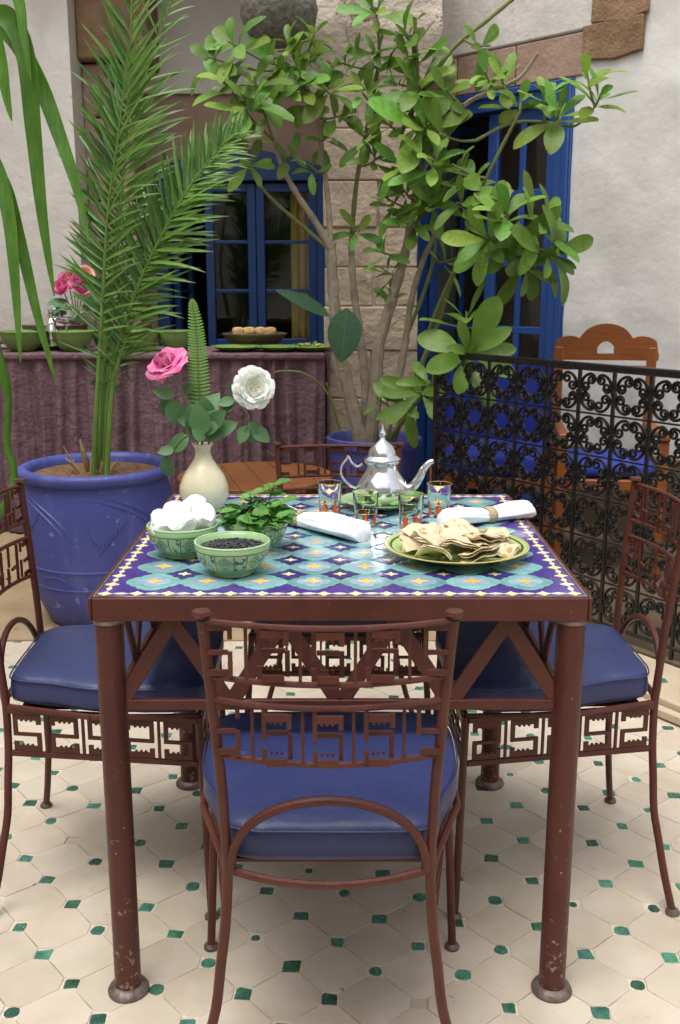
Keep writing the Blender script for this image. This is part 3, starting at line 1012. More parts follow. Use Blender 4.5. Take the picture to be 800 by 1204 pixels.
for i in range(8):
    for j in range(8):
        x, y = (i - 3.5) * PX, (j - 3.5) * PY
        lay(me_flower, 'turquoise_flower_tile', x, y, 0.7513)
        lay(me_halo, 'pale_halo_tile', x, y, 0.7524)
        lay(me_gold, 'amber_star_tile', x, y, 0.7530)
for i in range(9):
    for j in range(9):
        if (i in (0, 8)) and (j in (0, 8)):
            continue
        x, y = (i - 4) * PX, (j - 4) * PY
        edge = i in (0, 8) or j in (0, 8)
        if edge:
            continue
        lay(me_violet, 'violet_star_tile', x, y, 0.7514)
        lay(me_dot, 'cream_star_tile', x, y, 0.7522)
NB = 15
ex, ey = HW - 0.0245, HD - 0.0245
for k in range(NB + 1):
    x = lerp(-ex, ex, k / NB)
    for sy in (-1, 1):
        lay(me_bst, 'yellow_border_tile', x, sy * ey, 0.7513)
        if k < NB:
            lay(me_loz, 'cream_lozenge_tile', x + ex / NB, sy * ey, 0.7513)
    if 0 < k < NB:
        y = lerp(-ey, ey, k / NB)
        for sx in (-1, 1):
            lay(me_bst, 'yellow_border_tile', sx * ex, y, 0.7513)
    if k < NB:
        y = lerp(-ey, ey, (k + .5) / NB)
        for sx in (-1, 1):
            lay(me_loz, 'cream_lozenge_tile', sx * ex, y, 0.7513, math.pi / 2)
LX, LY = HW - 0.027, HD - 0.027
for sx in (-1, 1):
    for sy in (-1, 1):
        lg = MB().lathe([(0.0235, 0.014), (0.0235, 0.2), (0.0235, 0.5), (0.0235, 0.7105)], 24, (sx * LX, sy * LY, 0)).build('leg', M['rust_leg'], tb)
        MB().lathe([(0.036, 0), (0.037, 0.004), (0.034, 0.010), (0.026, 0.015)], 24, (sx * LX, sy * LY, 0.0005)).build('foot', M['foot'], lg)
        MB().lathe([(0.0255, 0.703), (0.0265, 0.7075), (0.0255, 0.7108)], 24, (sx * LX, sy * LY, 0)).build('weld_collar', M['trim'], lg)
# zigzag bracing on each side
ZB, ZT = 0.556, 0.706


def brace(ax_, fixed, half, up):
    for k in range(4):
        a0, a1 = lerp(-half, half, k / 4), lerp(-half, half, (k + 1) / 4)
        am = (a0 + a1) / 2
        d = MB()
        for th_, (p, q) in ((.0070, ((a0 + .005, ZB + .008), (am, ZT))), (.0058, ((am, ZT - .003), (a1 - .005, ZB + .008)))):
            if ax_ == 0:
                d.bar((p[0], fixed, p[1]), (q[0], fixed, q[1]), 0.026, th_, (0, 1, 0))
            else:
                d.bar((fixed, p[0], p[1]), (fixed, q[0], q[1]), 0.026, th_, (1, 0, 0))
        d.build('brace', M['rust'], tb, bevel=0.0015)
    d = MB()
    h = half + 0.004
    if ax_ == 0:
        d.bx(-h, h, fixed - .005, fixed + .005, ZB - .009, ZB + .009)
    else:
        d.bx(fixed - .005, fixed + .005, -h, h, ZB - .009, ZB + .009)
    d.build('brace_rail', M['rust'], tb, bevel=0.0015)


for s_ in (-1, 1):
    brace(0, s_ * LY, LX - 0.012, (0, 1, 0))
    brace(1, s_ * LX, LY - 0.012, (1, 0, 0))

# ================================================================== CHAIRS
BOW = 0.034


def back_y(z):
    return interp((0.0, .08, .2, .34, .43, .56, .70, .83), (-.240, -.225, -.207, -.200, -.200, -.207, -.219, -.232), z)


def back_x(z):
    return interp((0.0, .08, .2, .34, .43, .56, .70, .83), (.226, .200, .168, .151, .146, .150, .159, .168), z)


def key_poly(b, x0, x1, z0, z1, flip, yf, th):
    """one S-shaped fret key with stepped ledges, between two rails"""
    w, h = x1 - x0, z1 - z0
    X = (lambda u: x0 + u * w) if not flip else (lambda u: x1 - u * w)

    def blk(u0, u1, v0, v1):
        xa, xb = X(u0), X(u1)
        xm = (xa + xb) / 2
        b.bx(min(xa, xb), max(xa, xb), yf(xm, (v0 + v1) / 2) - th / 2, yf(xm, (v0 + v1) / 2) + th / 2, z0 + v0 * h, z0 + v1 * h)
    blk(0.0, 0.15, 0.415, 1.0)
    blk(0.15, 0.84, 0.86, 1.0)
    blk(0.84, 1.0, 0.74, 1.0)
    blk(0.15, 0.85, 0.415, 0.50)
    blk(0.85, 1.0, 0.0, 0.50)
    blk(0.16, 0.85, 0.0, 0.14)
    blk(0.0, 0.16, 0.0, 0.25)
    for k in range(3):
        u = 0.27 + 0.17 * k
        blk(u, u + 0.08, 0.14, 0.185)
        blk(u, u + 0.08, 0.815, 0.86)


def make_chair(label, loc, rz):
    t = thing('fret_chair', label, 'chair', loc, rz, 'matching chairs round the mosaic table')
    zs = [0.0, .03, .08, .14, .2, .27, .34, .43, .5, .56, .63, .7, .76, .815]
    for s_ in (-1, 1):
        lg = MB().tube(smoothpath([(s_ * back_x(z_), back_y(z_), z_ + 0.004 if z_ == 0 else z_) for z_ in zs], 3), 0.0078, 10).build('back_post', M['rust'], t)
        MB().lathe([(0.0, -.006), (0.009, -.005), (0.0135, 0.0), (0.012, 0.005), (0.0, 0.008)], 16, (s_ * back_x(.82), back_y(.82), 0.822)).build('finial', M['rust'], lg)
        MB().lathe([(0.0145, 0), (0.0145, 0.005), (0.010, 0.011)], 14, (s_ * back_x(0), back_y(0), 0.0005)).build('foot', M['foot'], lg)
        fl_ = MB().tube([(s_ * .232, .205, .006), (s_ * .222, .198, .2), (s_ * .207, .190, .425)], 0.0078, 10).build('front_leg', M['rust'], t)
        MB().lathe([(0.0145, 0), (0.0145, 0.005), (0.009, 0.011)], 14, (s_ * .232, .205, 0.0005)).build('foot', M['foot'], fl_)

    def yb(x, z_):
        hw = back_x(z_)
        return back_y(z_) - BOW * max(0, 1 - (x / hw) ** 2)
    rails = (0.803 + .010, 0.722 + .010, 0.689 + .008, 0.604 + .008)
    for z_ in rails:
        hw = back_x(z_)
        pts = [(lerp(-hw, hw, k / 16), yb(lerp(-hw, hw, k / 16), z_), z_) for k in range(17)]
        MB().tube(pts, 0.0046, 8).build('back_rail', M['rust'], t)
    for (za, zb) in ((rails[1] + .004, rails[0] - .004), (rails[3] + .004, rails[2] - .004)):
        hw = back_x((za + zb) / 2) - 0.011
        full = 2 * hw
        cell = full / 4.22
        kw = cell * 0.60
        starts = [(-0.5 + 0) * cell * 0]
        cx = [-1.0 * cell, 0.0, 1.0 * cell]
        for c in cx:
            kb = MB()
            key_poly(kb, c - kw / 2, c + kw / 2, za, zb, False, yb, 0.0042)
            kb.build('fret_key', M['rust'], t, smooth=False)
        for s_ in (-1, 1):                    # half keys against the posts
            kb = MB()
            xe = s_ * (hw + .008)
            xi = s_ * (hw - cell * 0.36)
            h = zb - za

            def blk(xa, xb, v0, v1):
                xm = (xa + xb) / 2
                kb.bx(min(xa, xb), max(xa, xb), yb(xm, (za + zb) / 2) - .0021, yb(xm, (za + zb) / 2) + .0021, za + v0 * h, za + v1 * h)
            blk(xe, xi + s_ * .003, 0.88, 1.0)
            blk(xi, xi + s_ * .006, 0.74, 1.0)
            blk(xe, xi + s_ * .0062, 0.415, 0.50)
            blk(xi, xi + s_ * .006, 0.0 if s_ < 0 else 0.415, 0.5 if s_ < 0 else 0.74)
            blk(xe, xi + s_ * .0062, 0.0, 0.12)
            blk(xe + s_ * .004, xe - s_ * .002, 0.0, 1.0)
            kb.build('fret_key', M['rust'], t, smooth=False)
        for c in (-1.5, -0.5, 0.5, 1.5):
            x = c * cell
            MB().bx(x - .0022, x + .0022, yb(x, za) - .0028, yb(x, za) + .0028, za - .002, zb + .002).build('fret_bar', M['rust'], t, smooth=False)
    # arch below the back
    pts = []
    for k in range(21):
        a = math.pi * k / 20
        x = -0.140 * math.cos(a)
        pts.append((x, -.203 - 0.020 * math.sin(a), 0.425 + 0.122 * math.sin(a) ** 0.85))
    MB().tube(pts, 0.0068, 10).build('arch', M['rust'], t)
    # seat frame
    out = [(-.146, -.2), (.146, -.2), (.205, -.02), (.207, .19), (-.207, .19), (-.205, -.02)]
    fp = [(x, y, 0.426) for x, y in out]
    b = MB()
    for k in range(6):
        if k == 0:
            b.tube(smoothpath([(-.146, -.2, .426), (-.08, -.216, .418), (0, -.222, .414), (.08, -.216, .418), (.146, -.2, .426)], 4), 0.0062, 8)
        else:
            b.tube([fp[k], fp[(k + 1) % 6]], 0.0062, 8)
    b.bx(-.15, .15, -.17, .17, .419, .425)
    b.build('seat_frame', M['rust'], t)
    # fretwork skirts: two sides and the front
    zs0, zs1 = 0.335, 0.413

    def skirt(p, q, nk):
        P_, Q_ = Vector(p), Vector(q)
        d = (Q_ - P_)
        L = d.length
        m = Matrix.Translation(P_) @ Matrix.Rotation(math.atan2(d.y, d.x), 4, 'Z')
        sk = MB().bx(0, L, -.004, .004, zs0 - .012, zs0 - .001, ).bx(0, L, -.004, .004, zs1 + .001, zs1 + .012).build('skirt_frame', M['rust'], t, smooth=False, bevel=0.001, mtx=m)
        cell = L / nk
        for k in range(nk):
            kb = MB()
            key_poly(kb, k * cell + cell * .13, (k + 1) * cell - cell * .13, zs0, zs1, k % 2 == 1, lambda x, z_: 0.0, 0.0045)
            kb.build('fret_key', M['rust'], sk, smooth=False)
            if k:
                MB().bx(k * cell - .0024, k * cell + .0024, -.003, .003, zs0 - .001, zs1 + .001).build('fret_bar', M['rust'], sk, smooth=False)
    skirt((-.152, -.196, 0), (-.213, .186, 0), 5)
    skirt((.152, -.196, 0), (.213, .186, 0), 5)
    skirt((-.205, .194, 0), (.205, .194, 0), 5)
    # cushion
    oc = smoothpath([(-.10, -.196), (.10, -.196), (.150, -.176), (.172, -.10), (.203, -.015), (.212, .09), (.206, .168), (.165, .208), (0, .212), (-.165, .208), (-.206, .168), (-.212, .09), (-.203, -.015), (-.172, -.10), (-.150, -.176), (-.10, -.196)], 5)[:-1]
    layers = [(0.432, .012), (0.437, .003), (0.446, -.001), (0.466, 0), (0.480, .002), (0.487, .007), (0.4915, .016), (0.4945, .035), (0.497, .075), (0.4985, .13)]
    b = MB()
    vs, fs = [], []
    n_ = len(oc)
    for (z_, ins) in layers:
        for p in oc:
            r_ = math.hypot(p.x, p.y)
            k_ = max(0.05, 1 - ins / r_)
            wv = 0.0012 * mnoise.noise(Vector((p.x * 30, p.y * 30, z_ * 60))) + 0.002 * mnoise.noise(Vector((p.x * 9, p.y * 9, 3)))
            vs.append((p.x * k_, p.y * k_, z_ + wv))
    for i in range(len(layers) - 1):
        for k in range(n_):
            k2 = (k + 1) % n_
            fs.append((i * n_ + k, i * n_ + k2, (i + 1) * n_ + k2, (i + 1) * n_ + k))
    fs.append(tuple(range(n_ - 1, -1, -1)))
    fs.append(tuple((len(layers) - 1) * n_ + k for k in range(n_)))
    b.addm(vs, fs)
    cu = b.build('seat_cushion', M['vinyl'], t, ang=70)
    pts = [(p.x * 1.002, p.y * 1.002, 0.4835) for p in oc]
    MB().tube(pts + [pts[0]], 0.0016, 6).build('piping', M['vinyl'], cu)
    return t


c0 = make_chair('rust red fret chair with its back to the viewer, blue seat tucked under the table', (-0.016, 1.495, 0), 0)
chairs = [('rust red fret chair cut by the photo edge, beside the big blue pot', (-0.472, 2.02, 0), R(-88)),
          ('rust red fret chair beside the black railing, blue seat seen whole', (0.432, 2.03, 0), R(91)),
          ('rust red fret chair behind the teapot, only its top rail showing above the table', (-0.005, 2.475, 0), R(180))]
for lab, loc, a in chairs:
    c = copy_tree(c0)
    c.location = loc
    c.rotation_euler = (0, 0, a)
    c['label'] = lab

# ================================================================== TABLEWARE
TT = 0.7536


def bowl_profile(R_, h, foot):
    return [(foot, 0), (foot, .004), (foot + .004, .008), (R_ * .80, h * .30), (R_ * .93, h * .55), (R_ * .985, h * .8), (R_, h - .001), (R_ - .002, h + .0005),
            (R_ - .006, h - .002), (R_ * .90, h * .7), (R_ * .7, h * .35), (R_ * .35, h * .2), (0.0, h * .18)]


def bowl(label, x, y, R_=0.066, h=0.058, name='painted_bowl', a=0.0):
    t = thing(name, label, 'bowl', (x, y, TT), a, 'three green painted bowls on the mosaic table')
    MB().lathe(bowl_profile(R_, h, R_ * .52), 48).build('bowl_body', M['bowl'], t, ang=60)
    MB().tube([((R_ - .0015) * math.cos(2 * math.pi * k / 48), (R_ - .0015) * math.sin(2 * math.pi * k / 48), h) for k in range(49)], 0.0022, 8).build('rim', M['bowl_in'], t)
    return t


def lump(rng, sx, sy, sz, sub=2, rough=0.18):
    import bmesh
    bm = bmesh.new()
    bmesh.ops.create_icosphere(bm, subdivisions=sub, radius=1.0)
    o_ = Vector((rng.uniform(-9, 9), rng.uniform(-9, 9), rng.uniform(-9, 9)))
    for v in bm.verts:
        p = v.co.copy()
        q = 0.72 / max(abs(p.x), abs(p.y), abs(p.z))
        k_ = lerp(1.0, q * 1.25, 0.55) * (1 + rough * mnoise.noise(p * 1.3 + o_))
        v.co = Vector((p.x * k_ * sx, p.y * k_ * sy, p.z * k_ * sz))
    vs = [tuple(v.co) for v in bm.verts]
    fs = [tuple(v.index for v in f.verts) for f in bm.faces]
    bm.free()
    return MB().addm(vs, fs)


p_sug = gd(216, 652, TT)
bowl('green painted bowl heaped with white sugar lumps', p_sug.x, p_sug.y, 0.066, 0.058, a=0.35)
p_tea = gd(274, 673, TT)
bowl('green painted bowl of black tea pellets, nearest the viewer', p_tea.x, p_tea.y, 0.066, 0.057, a=-0.12)
p_mint = gd(301, 644, TT)
bowl('green painted bowl under the fresh mint leaves', p_mint.x, p_mint.y, 0.062, 0.055, a=0.1)
rng = random.Random(11)
lumps = [((-.032, -.018, .066), (.030, .025, .021), 'wide sugar lump at the left of the heap'),
         ((.006, -.030, .067), (.031, .022, .019), 'low sugar lump at the front of the heap'),
         ((.034, -.002, .067), (.026, .027, .022), 'sugar lump at the side of the heap next to the mint'),
         ((-.010, .010, .078), (.030, .026, .022), 'tall sugar lump in the middle of the heap'),
         ((.022, .026, .080), (.022, .022, .026), 'pointed sugar lump standing up at the back of the heap')]
for d, s_, lab in lumps:
    o = lump(rng, *s_, sub=3, rough=0.35).build('sugar_lump', M['sugar'], None, ang=30)
    o.location = p_sug + Vector(d)
    o.rotation_euler = (rng.uniform(-.4, .4), rng.uniform(-.4, .4), rng.uniform(0, 3))
    tag(o, lab, 'sugar', 'white sugar lumps in the bowl')
# tea pellets: a mass of tiny rolled leaves
b = MB()
for k in range(700):
    a, r_ = rng.uniform(0, 6.283), 0.056 * math.sqrt(rng.random())
    z_ = 0.046 + 0.006 * (1 - (r_ / .056) ** 2) + rng.uniform(-.002, .002)
    d = Vector((rng.uniform(-1, 1), rng.uniform(-1, 1), rng.uniform(-.35, .35))).normalized() * rng.uniform(.002, .0042)
    c = Vector((r_ * math.cos(a), r_ * math.sin(a), z_))
    b.tube([c - d, c, c + d], [.0009, .0016, .0009], 5)
b.lathe([(0.055, 0.040), (0.03, 0.045), (0, 0.047)], 24)
o = b.build('tea_pellets', M['tea'], None)
o.location = p_tea
tag(o, 'black rolled tea pellets filling the nearest green bowl', 'tea', kind='stuff')


def leaf_mesh(name, L, w, m, shape='ov', fold=0.25, droop=0.2, seg=7, wav=0.0, seed=0):
    """a leaf along +x, width across y, normal +z"""
    rr_ = random.Random(seed)
    vs, fs = [], []
    ph = rr_.uniform(0, 6)
    for k in range(seg + 1):
        t = k / seg
        if shape == 'obov':
            t = 1 - (1 - t) ** 1.25
            ww = w * math.sqrt(max(0, 1 - ((t - .66) / .34) ** 2)) if t > .66 else w * (.10 + .90 * math.sin(math.pi / 2 * t / .66) ** 1.6)
        elif shape == 'strap':
            ww = w * min(1, 6 * t + .35) * (1 - t ** 3) ** .7
        else:
            ww = math.sin(math.pi * t ** 0.85) ** 0.75 * w
        if k == seg:
            ww = w * (0.14 if shape == 'obov' else 0.03)
        x = L * (t - droop * .25 * t * t)
        z_ = -droop * L * t * t + wav * math.sin(t * 9 + ph)
        half = max(ww, w * .04) / 2
        vs += [(x, -half, z_ + fold * half + wav * math.sin(t * 14 + ph)), (x, 0, z_), (x, half, z_ + fold * half + wav * math.cos(t * 12 + ph))]
    for k in range(seg):
        a = k * 3
        fs += [(a, a + 1, a + 4, a + 3), (a + 1, a + 2, a + 5, a + 4)]
    return MB().addm(vs, fs).mesh(name, m, True, 80)


# mint bunch
mint = thing('mint_bunch', 'loose bunch of fresh green mint leaves in a bowl', 'mint', p_mint)
mint_me = [leaf_mesh('mint_leaf', L, w, M['mint'], 'ov', .35, d, 6, .0012, s_) for L, w, d, s_ in ((.034, .022, .25, 1), (.028, .018, .4, 2), (.038, .022, .1, 3), (.024, .016, .55, 4))]
for k in range(120):
    a, r_ = rng.uniform(0, 6.283), 0.058 * math.sqrt(rng.random())
    z_ = 0.052 + 0.030 * (1 - (r_ / .07) ** 2) * rng.uniform(.2, 1.1)
    a2 = a + rng.uniform(-1.3, 1.3)
    d = Vector((math.cos(a2), math.sin(a2), rng.uniform(-.35, .65)))
    up = Vector((rng.uniform(-.7, .7), rng.uniform(-.9, .5), 1))
    link('mint_leaf', mint_me[k % 4], mint, frame_mtx((r_ * math.cos(a), r_ * math.sin(a), z_), d, up))
for (dx, dy, dz) in ((.034, .035, .118), (-.012, .03, .10), (.05, .0, .09)):
    MB().tube(smoothpath([(dx * .3, dy * .3, .04), (dx * .7, dy * .8, dz * .7), (dx, dy, dz)], 4), 0.0013, 6).build('mint_stalk', M['mint'], mint)
    for q in range(7):
        d = Vector((math.cos(q * 2.1), math.sin(q * 2.1), .35))
        link('mint_leaf', mint_me[q % 4], mint, frame_mtx((dx * (.8 + .03 * q), dy * (.8 + .03 * q), dz * (.8 + .03 * q)), d, (0, -.3, 1)))

# vase
vp = gd(241, 602, TT)
vs_ = 1.0
vase = thing('vase', 'cream stone bottle vase holding the cut flowers', 'vase', vp)
vprof = [(.030, 0), (.034, .003), (.046, .018), (.0545, .042), (.0535, .062), (.044, .086), (.030, .106), (.0195, .122), (.0165, .134), (.0185, .146), (.0245, .154), (.0225, .1545), (.015, .146), (.012, .13), (.0, .10)]
MB().lathe(vprof, 48).build('vase_body', M['vase'], vase, ang=70)
VT = vp + Vector((0, 0, .150))


# rose
def petal(R_, w, cup, curl, seed):
    rr_ = random.Random(seed)

    def fn(u, v):
        a = (u - .5) * w
        r_ = R_ * v
        th = cup * v ** 1.3
        x = r_ * math.cos(th)
        z_ = r_ * math.sin(th) - curl * R_ * max(0, v - .7) ** 1.4 * 3
        ww = R_ * a * math.sin(math.pi * min(1, .14 + v * .72)) ** .8
        return (x * math.cos(a * .6) - abs(a) * .04 * R_, ww * 1.15, z_ + .06 * R_ * math.cos(a * 3) + .035 * R_ * math.sin(u * 9 + rr_.random() * 6) * v)
    return MB().grid(fn, 7, 6)


def bloom(parent, c, axis, rings, m, name='petal', seed=0):
    rr_ = random.Random(seed)
    q = Vector((0, 0, 1)).rotation_difference(Vector(axis).normalized()).to_matrix().to_4x4()
    q.translation = c
    for (n_, R_, w, cup, curl, off) in rings:
        meshes = [petal(R_ * rr_.uniform(.9, 1.1), w, cup, curl, seed + s_).mesh(name, m, True, 80) for s_ in range(3)]
        for k in range(n_):
            mm = q @ Matrix.Rotation(2 * math.pi * (k + rr_.uniform(-.18, .18)) / n_ + off, 4, 'Z') @ Matrix.Rotation(rr_.uniform(-.12, .12), 4, 'Y')
            link(name, meshes[k % 3], parent, mm)


def leafy(parent, p, d, L, me_list, k, up=(0, -.5, .8)):
    return link('leaf', me_list[k % len(me_list)], parent, frame_mtx(p, d, up) @ Matrix.Scale(L, 4))


rl_me = [leaf_mesh('leaf', 1.0, .62, M['roseleaf'], 'ov', .2, d, 8, .012, s_) for d, s_ in ((.15, 1), (.35, 2), (.05, 3), (.5, 4))]
rose = thing('pink_rose', 'open pink rose leaning out of the cream vase', 'flower', VT)
rh = at(196, 428, vp.y - .01) - VT
st_p = smoothpath([Vector((-.004, 0, -.03)), Vector((-.02, .005, .035)), rh * .62 + Vector((.008, 0, .0)), rh + Vector((.006, 0, -.018))], 5)
MB().tube(st_p, .0022, 7).build('stem', M['stem'], rose)
ax_r = Vector((-.35, -.45, .85))
bloom(rose, rh, ax_r, [(8, .052, 1.2, .12, .35, 0), (7, .042, 1.3, .45, .3, .5), (5, .028, 1.6, 1.15, 0, .2), (4, .02, 1.7, 1.4, 0, .9)], M['pink_petal'], seed=3)
link('petal', petal(.046, 1.0, -.75, .2, 9).mesh('petal', M['pink_petal'], True, 80), rose, frame_mtx(rh, (-.8, -.2, -.5), (-.3, -.8, .4)))
MB().lathe([(0, -.018), (.005, -.015), (.0075, -.006), (.006, 0)], 10, rh + Vector((.004, 0, -.002))).build('calyx', M['stem'], rose)


def world_leaf(parent, base, px, py, dY, tip, L, k, up=(0, -1, .5)):
    p = at(px, py, base.y + dY) - base
    q = at(tip[0], tip[1], base.y + dY - .01) - base
    leafy(parent, p, q - p, (q - p).length * L, rl_me, k, up)


for k, (px, py, tp) in enumerate((((205, 465), 0, (181, 459)), ((200, 470), 0, (214, 503)), ((214, 462), 0, (228, 452)), ((196, 468), 0, (190, 490)), ((222, 470), 0, (238, 455)))):
    world_leaf(rose, VT, px[0], px[1], -.01 + .008 * k, tp, 1.05, k)
for k, (a, tp) in enumerate((((222, 512), (196, 530)), ((205, 528), (186, 532)), ((196, 536), (197, 563)), ((232, 505), (222, 478)))):
    world_leaf(rose, VT, a[0], a[1], -.03, tp, 1.05, k + 1)
MB().tube(smoothpath([Vector((-.006, -.004, -.02)), at(222, 512, VT.y - .03) - VT, at(205, 526, VT.y - .03) - VT, at(196, 536, VT.y - .03) - VT], 5), .0014, 6).build('side_stem', M['stem'], rose)

white = thing('white_flower', 'full white double flower facing the viewer from the cream vase', 'flower', VT)
wh = at(298, 456, vp.y - .03) - VT
MB().tube(smoothpath([Vector((.004, 0, -.03)), Vector((.022, 0, .03)), at(262, 492, vp.y) - VT, at(278, 468, vp.y - .005) - VT, wh + Vector((-.004, .015, -.004))], 5), .0022, 7).build('stem', M['stem'], white)
bloom(white, wh, (.28, -.92, .2), [(13, .047, .62, .10, .25, 0), (12, .043, .62, .30, .2, .25), (11, .038, .62, .48, .2, .1), (10, .032, .62, .66, .15, .33), (8, .025, .6, .85, .1, .2)], M['white_petal'], seed=12)
for k in range(4):
    d = Vector((.28, -.92, .2)).normalized()
    c = wh + d * .015 + Vector((.007 * math.cos(k * 1.7), 0, .007 * math.sin(k * 1.7)))
    MB().lathe([(0, -.003), (.0036, 0), (0, .003)], 8, c).build('stamen', M['stamen'], white)
for k, (a, tp) in enumerate((((276, 470), (257, 474)), ((275, 476), (262, 482)), ((291, 500), (282, 520)), ((293, 500), (300, 522)), ((296, 502), (316, 518)), ((292, 498), (308, 507)), ((276, 462), (270, 450)))):
    world_leaf(white, VT, a[0], a[1], -.012, tp, 1.1, k)
MB().tube(smoothpath([at(280, 470, VT.y - .005) - VT, at(288, 482, VT.y - .008) - VT, at(293, 490, VT.y - .01) - VT, at(292, 501, VT.y - .012) - VT], 4), .0013, 6).build('side_stem', M['stem'], white)

# fern frond
fern = thing('fern_frond', 'upright sword fern frond standing in the cream vase', 'fern', VT)
fp = [at(238, 520, VT.y + .01) - VT, at(236, 480, VT.y + .012) - VT, at(233, 430, VT.y + .01) - VT, at(231, 390, VT.y + .006) - VT, at(226, 352, VT.y) - VT]
fp[0] = Vector((-.002, 0, -.04))
fps = smoothpath(fp, 10)
MB().tube(fps, [lerp(.0022, .0009, k / (len(fps) - 1)) for k in range(len(fps))], 6).build('rachis', M['stem'], fern)
pin = leaf_mesh('pinna', 1.0, .26, M['fern'], 'strap', .15, .08, 5, 0, 2)
for k in range(38):
    t = 0.20 + 0.79 * k / 37
    i = t * (len(fps) - 1)
    p = fps[int(i)].lerp(fps[min(len(fps) - 1, int(i) + 1)], i % 1)
    L = interp((0.0, .25, .5, .8, .95, 1.0), (.026, .027, .025, .018, .010, .003), t)
    for s_ in (-1, 1):
        link('pinna', pin, fern, frame_mtx(p, (s_, -.12, .18 + .1 * s_ * .3), (0, -1, .25)) @ Matrix.Diagonal((L, .024, L, 1)))

# sprig of extra foliage round the neck of the vase
sprig = thing('leaf_sprig', 'broad rose leaves crowding the neck of the cream vase', 'leaves', VT)
for k, (a, tp) in enumerate((((238, 512), (232, 478)), ((240, 512), (252, 486)), ((235, 515), (222, 490)), ((243, 515), (262, 505)), ((246, 498), (240, 470)), ((230, 500), (210, 488)),
                             ((240, 518), (228, 505)), ((238, 505), (226, 480)), ((244, 505), (262, 485)), ((236, 498), (250, 465)), ((250, 510), (275, 498)))):
    world_leaf(sprig, VT, a[0], a[1], -.035 + .006 * (k % 6), tp, 1.15, k + 2)
MB().tube([(0, -.004, -.03), (0.002, -.01, .03)], .0018, 6).build('stem', M['stem'], sprig)

# glasses
gl_i = 0
for lab, (px, py) in (('gold and red painted tea glass left of the teapot', (388, 605)), ('gold and red painted tea glass in front of the teapot body', (430, 618)),
                      ('gold and red painted tea glass in front of the teapot spout', (483, 621)), ('gold and red painted tea glass nearest the railing', (516, 607))):
    p = gd(px, py, TT)
    g = thing('tea_glass', lab, 'glass', p, gl_i * .5, 'four painted tea glasses')
    h = .0725
    MB().lathe([(0, .0), (.0205, 0), (.0215, .002), (.0275, h), (.0268, h + .0004), (.0262, h - .0006), (.0203, .0075), (0, .007)], 32).build('glass_body', M['glass'], g, ang=50)
    MB().tube([(.0271 * math.cos(2 * math.pi * k / 32), .0271 * math.sin(2 * math.pi * k / 32), h) for k in range(33)], .0006, 6).build('gold_rim', M['gl_gold'], g)

    def rad(z_):
        return .0215 + (.0275 - .0215) * (z_ / h) + .0003
    for k in range(6):
        a = 2 * math.pi * k / 6
        fb = MB()
        for (da, dz, sx, sz) in ((0, .019, .0035, .0085), (-.17, .012, .0030, .0062), (.17, .012, .0030, .0062), (0, .009, .0026, .004)):
            r_ = rad(dz)
            c = Vector((r_ * math.cos(a + da), r_ * math.sin(a + da), dz))
            tv = Vector((-math.sin(a + da), math.cos(a + da), 0))
            nv = Vector((math.cos(a + da), math.sin(a + da), 0))
            ring = [c + tv * (sx * math.cos(q * math.pi / 4)) + Vector((0, 0, sz * math.sin(q * math.pi / 4))) for q in range(8)]
            fb.addm(ring + [c + nv * .0008], [(q, (q + 1) % 8, 8) for q in range(8)])
        fb.build('enamel_flower', M['gl_red'], g)
        lb = MB()
        for (da, dz, sx, sz) in ((.26, .033, .0016, .0045), (-.2, .046, .0015, .004)):
            r_ = rad(dz)
            c = Vector((r_ * math.cos(a + da), r_ * math.sin(a + da), dz))
            tv = Vector((-math.sin(a + da), math.cos(a + da), 0))
            nv = Vector((math.cos(a + da), math.sin(a + da), 0))
            ring = [c + tv * (sx * math.cos(q * math.pi / 4) + .3 * sz * math.sin(q * math.pi / 4)) + Vector((0, 0, sz * math.sin(q * math.pi / 4))) for q in range(8)]
            lb.addm(ring + [c + nv * .0007], [(q, (q + 1) % 8, 8) for q in range(8)])
        lb.build('enamel_leaf', M['gl_green'], g)
    for zz in (.029, .056):
        MB().tube([(rad(zz) * math.cos(2 * math.pi * k / 32), rad(zz) * math.sin(2 * math.pi * k / 32), zz) for k in range(33)], .0005, 5).build('gold_line', M['gl_gold'], g)
    gl_i += 1

# teapot tray plate with mint, teapot
tp_ = Vector((0.095, 2.235, TT))
pl2 = thing('small_plate', 'small green plate under the silver teapot', 'plate', tp_)
MB().lathe([(.05, 0), (.055, .003), (.078, .010), (.094, .017), (.095, .0185), (.093, .019), (.076, .013), (.05, .006), (0, .005)], 48).build('plate_body', M['bowl_in'], pl2, ang=60)
pot = thing('teapot', 'polished silver moroccan teapot with domed lid and curved spout', 'teapot', tp_ + Vector((0, 0, .0062)))
tprof = [(.036, .0), (.040, .003), (.044, .008), (.054, .020), (.0595, .034), (.058, .045), (.049, .060), (.040, .072), (.035, .084), (.0345, .091), (.040, .095), (.0425, .0985), (.042, .101)]
MB().lathe(tprof, 48).build('teapot_body', M['chrome'], pot, ang=40)
tl = MB().lathe([(.042, .1012), (.0425, .104), (.037, .109), (.033, .112), (.031, .121), (.024, .133), (.013, .142), (.007, .147), (.0055, .153), (.0085, .158), (.0075, .164), (.0035, .170), (.003, .176), (.0, .183)], 40).build('lid', M['chrome'], pot, ang=40)
MB().tube(smoothpath([(.046, 0, .030), (.068, 0, .038), (.085, 0, .060), (.094, 0, .080), (.106, 0, .094), (.116, 0, .098)], 5), [.013 - .0075 * k / 25 for k in range(26)], 14).build('spout', M['chrome'], pot)
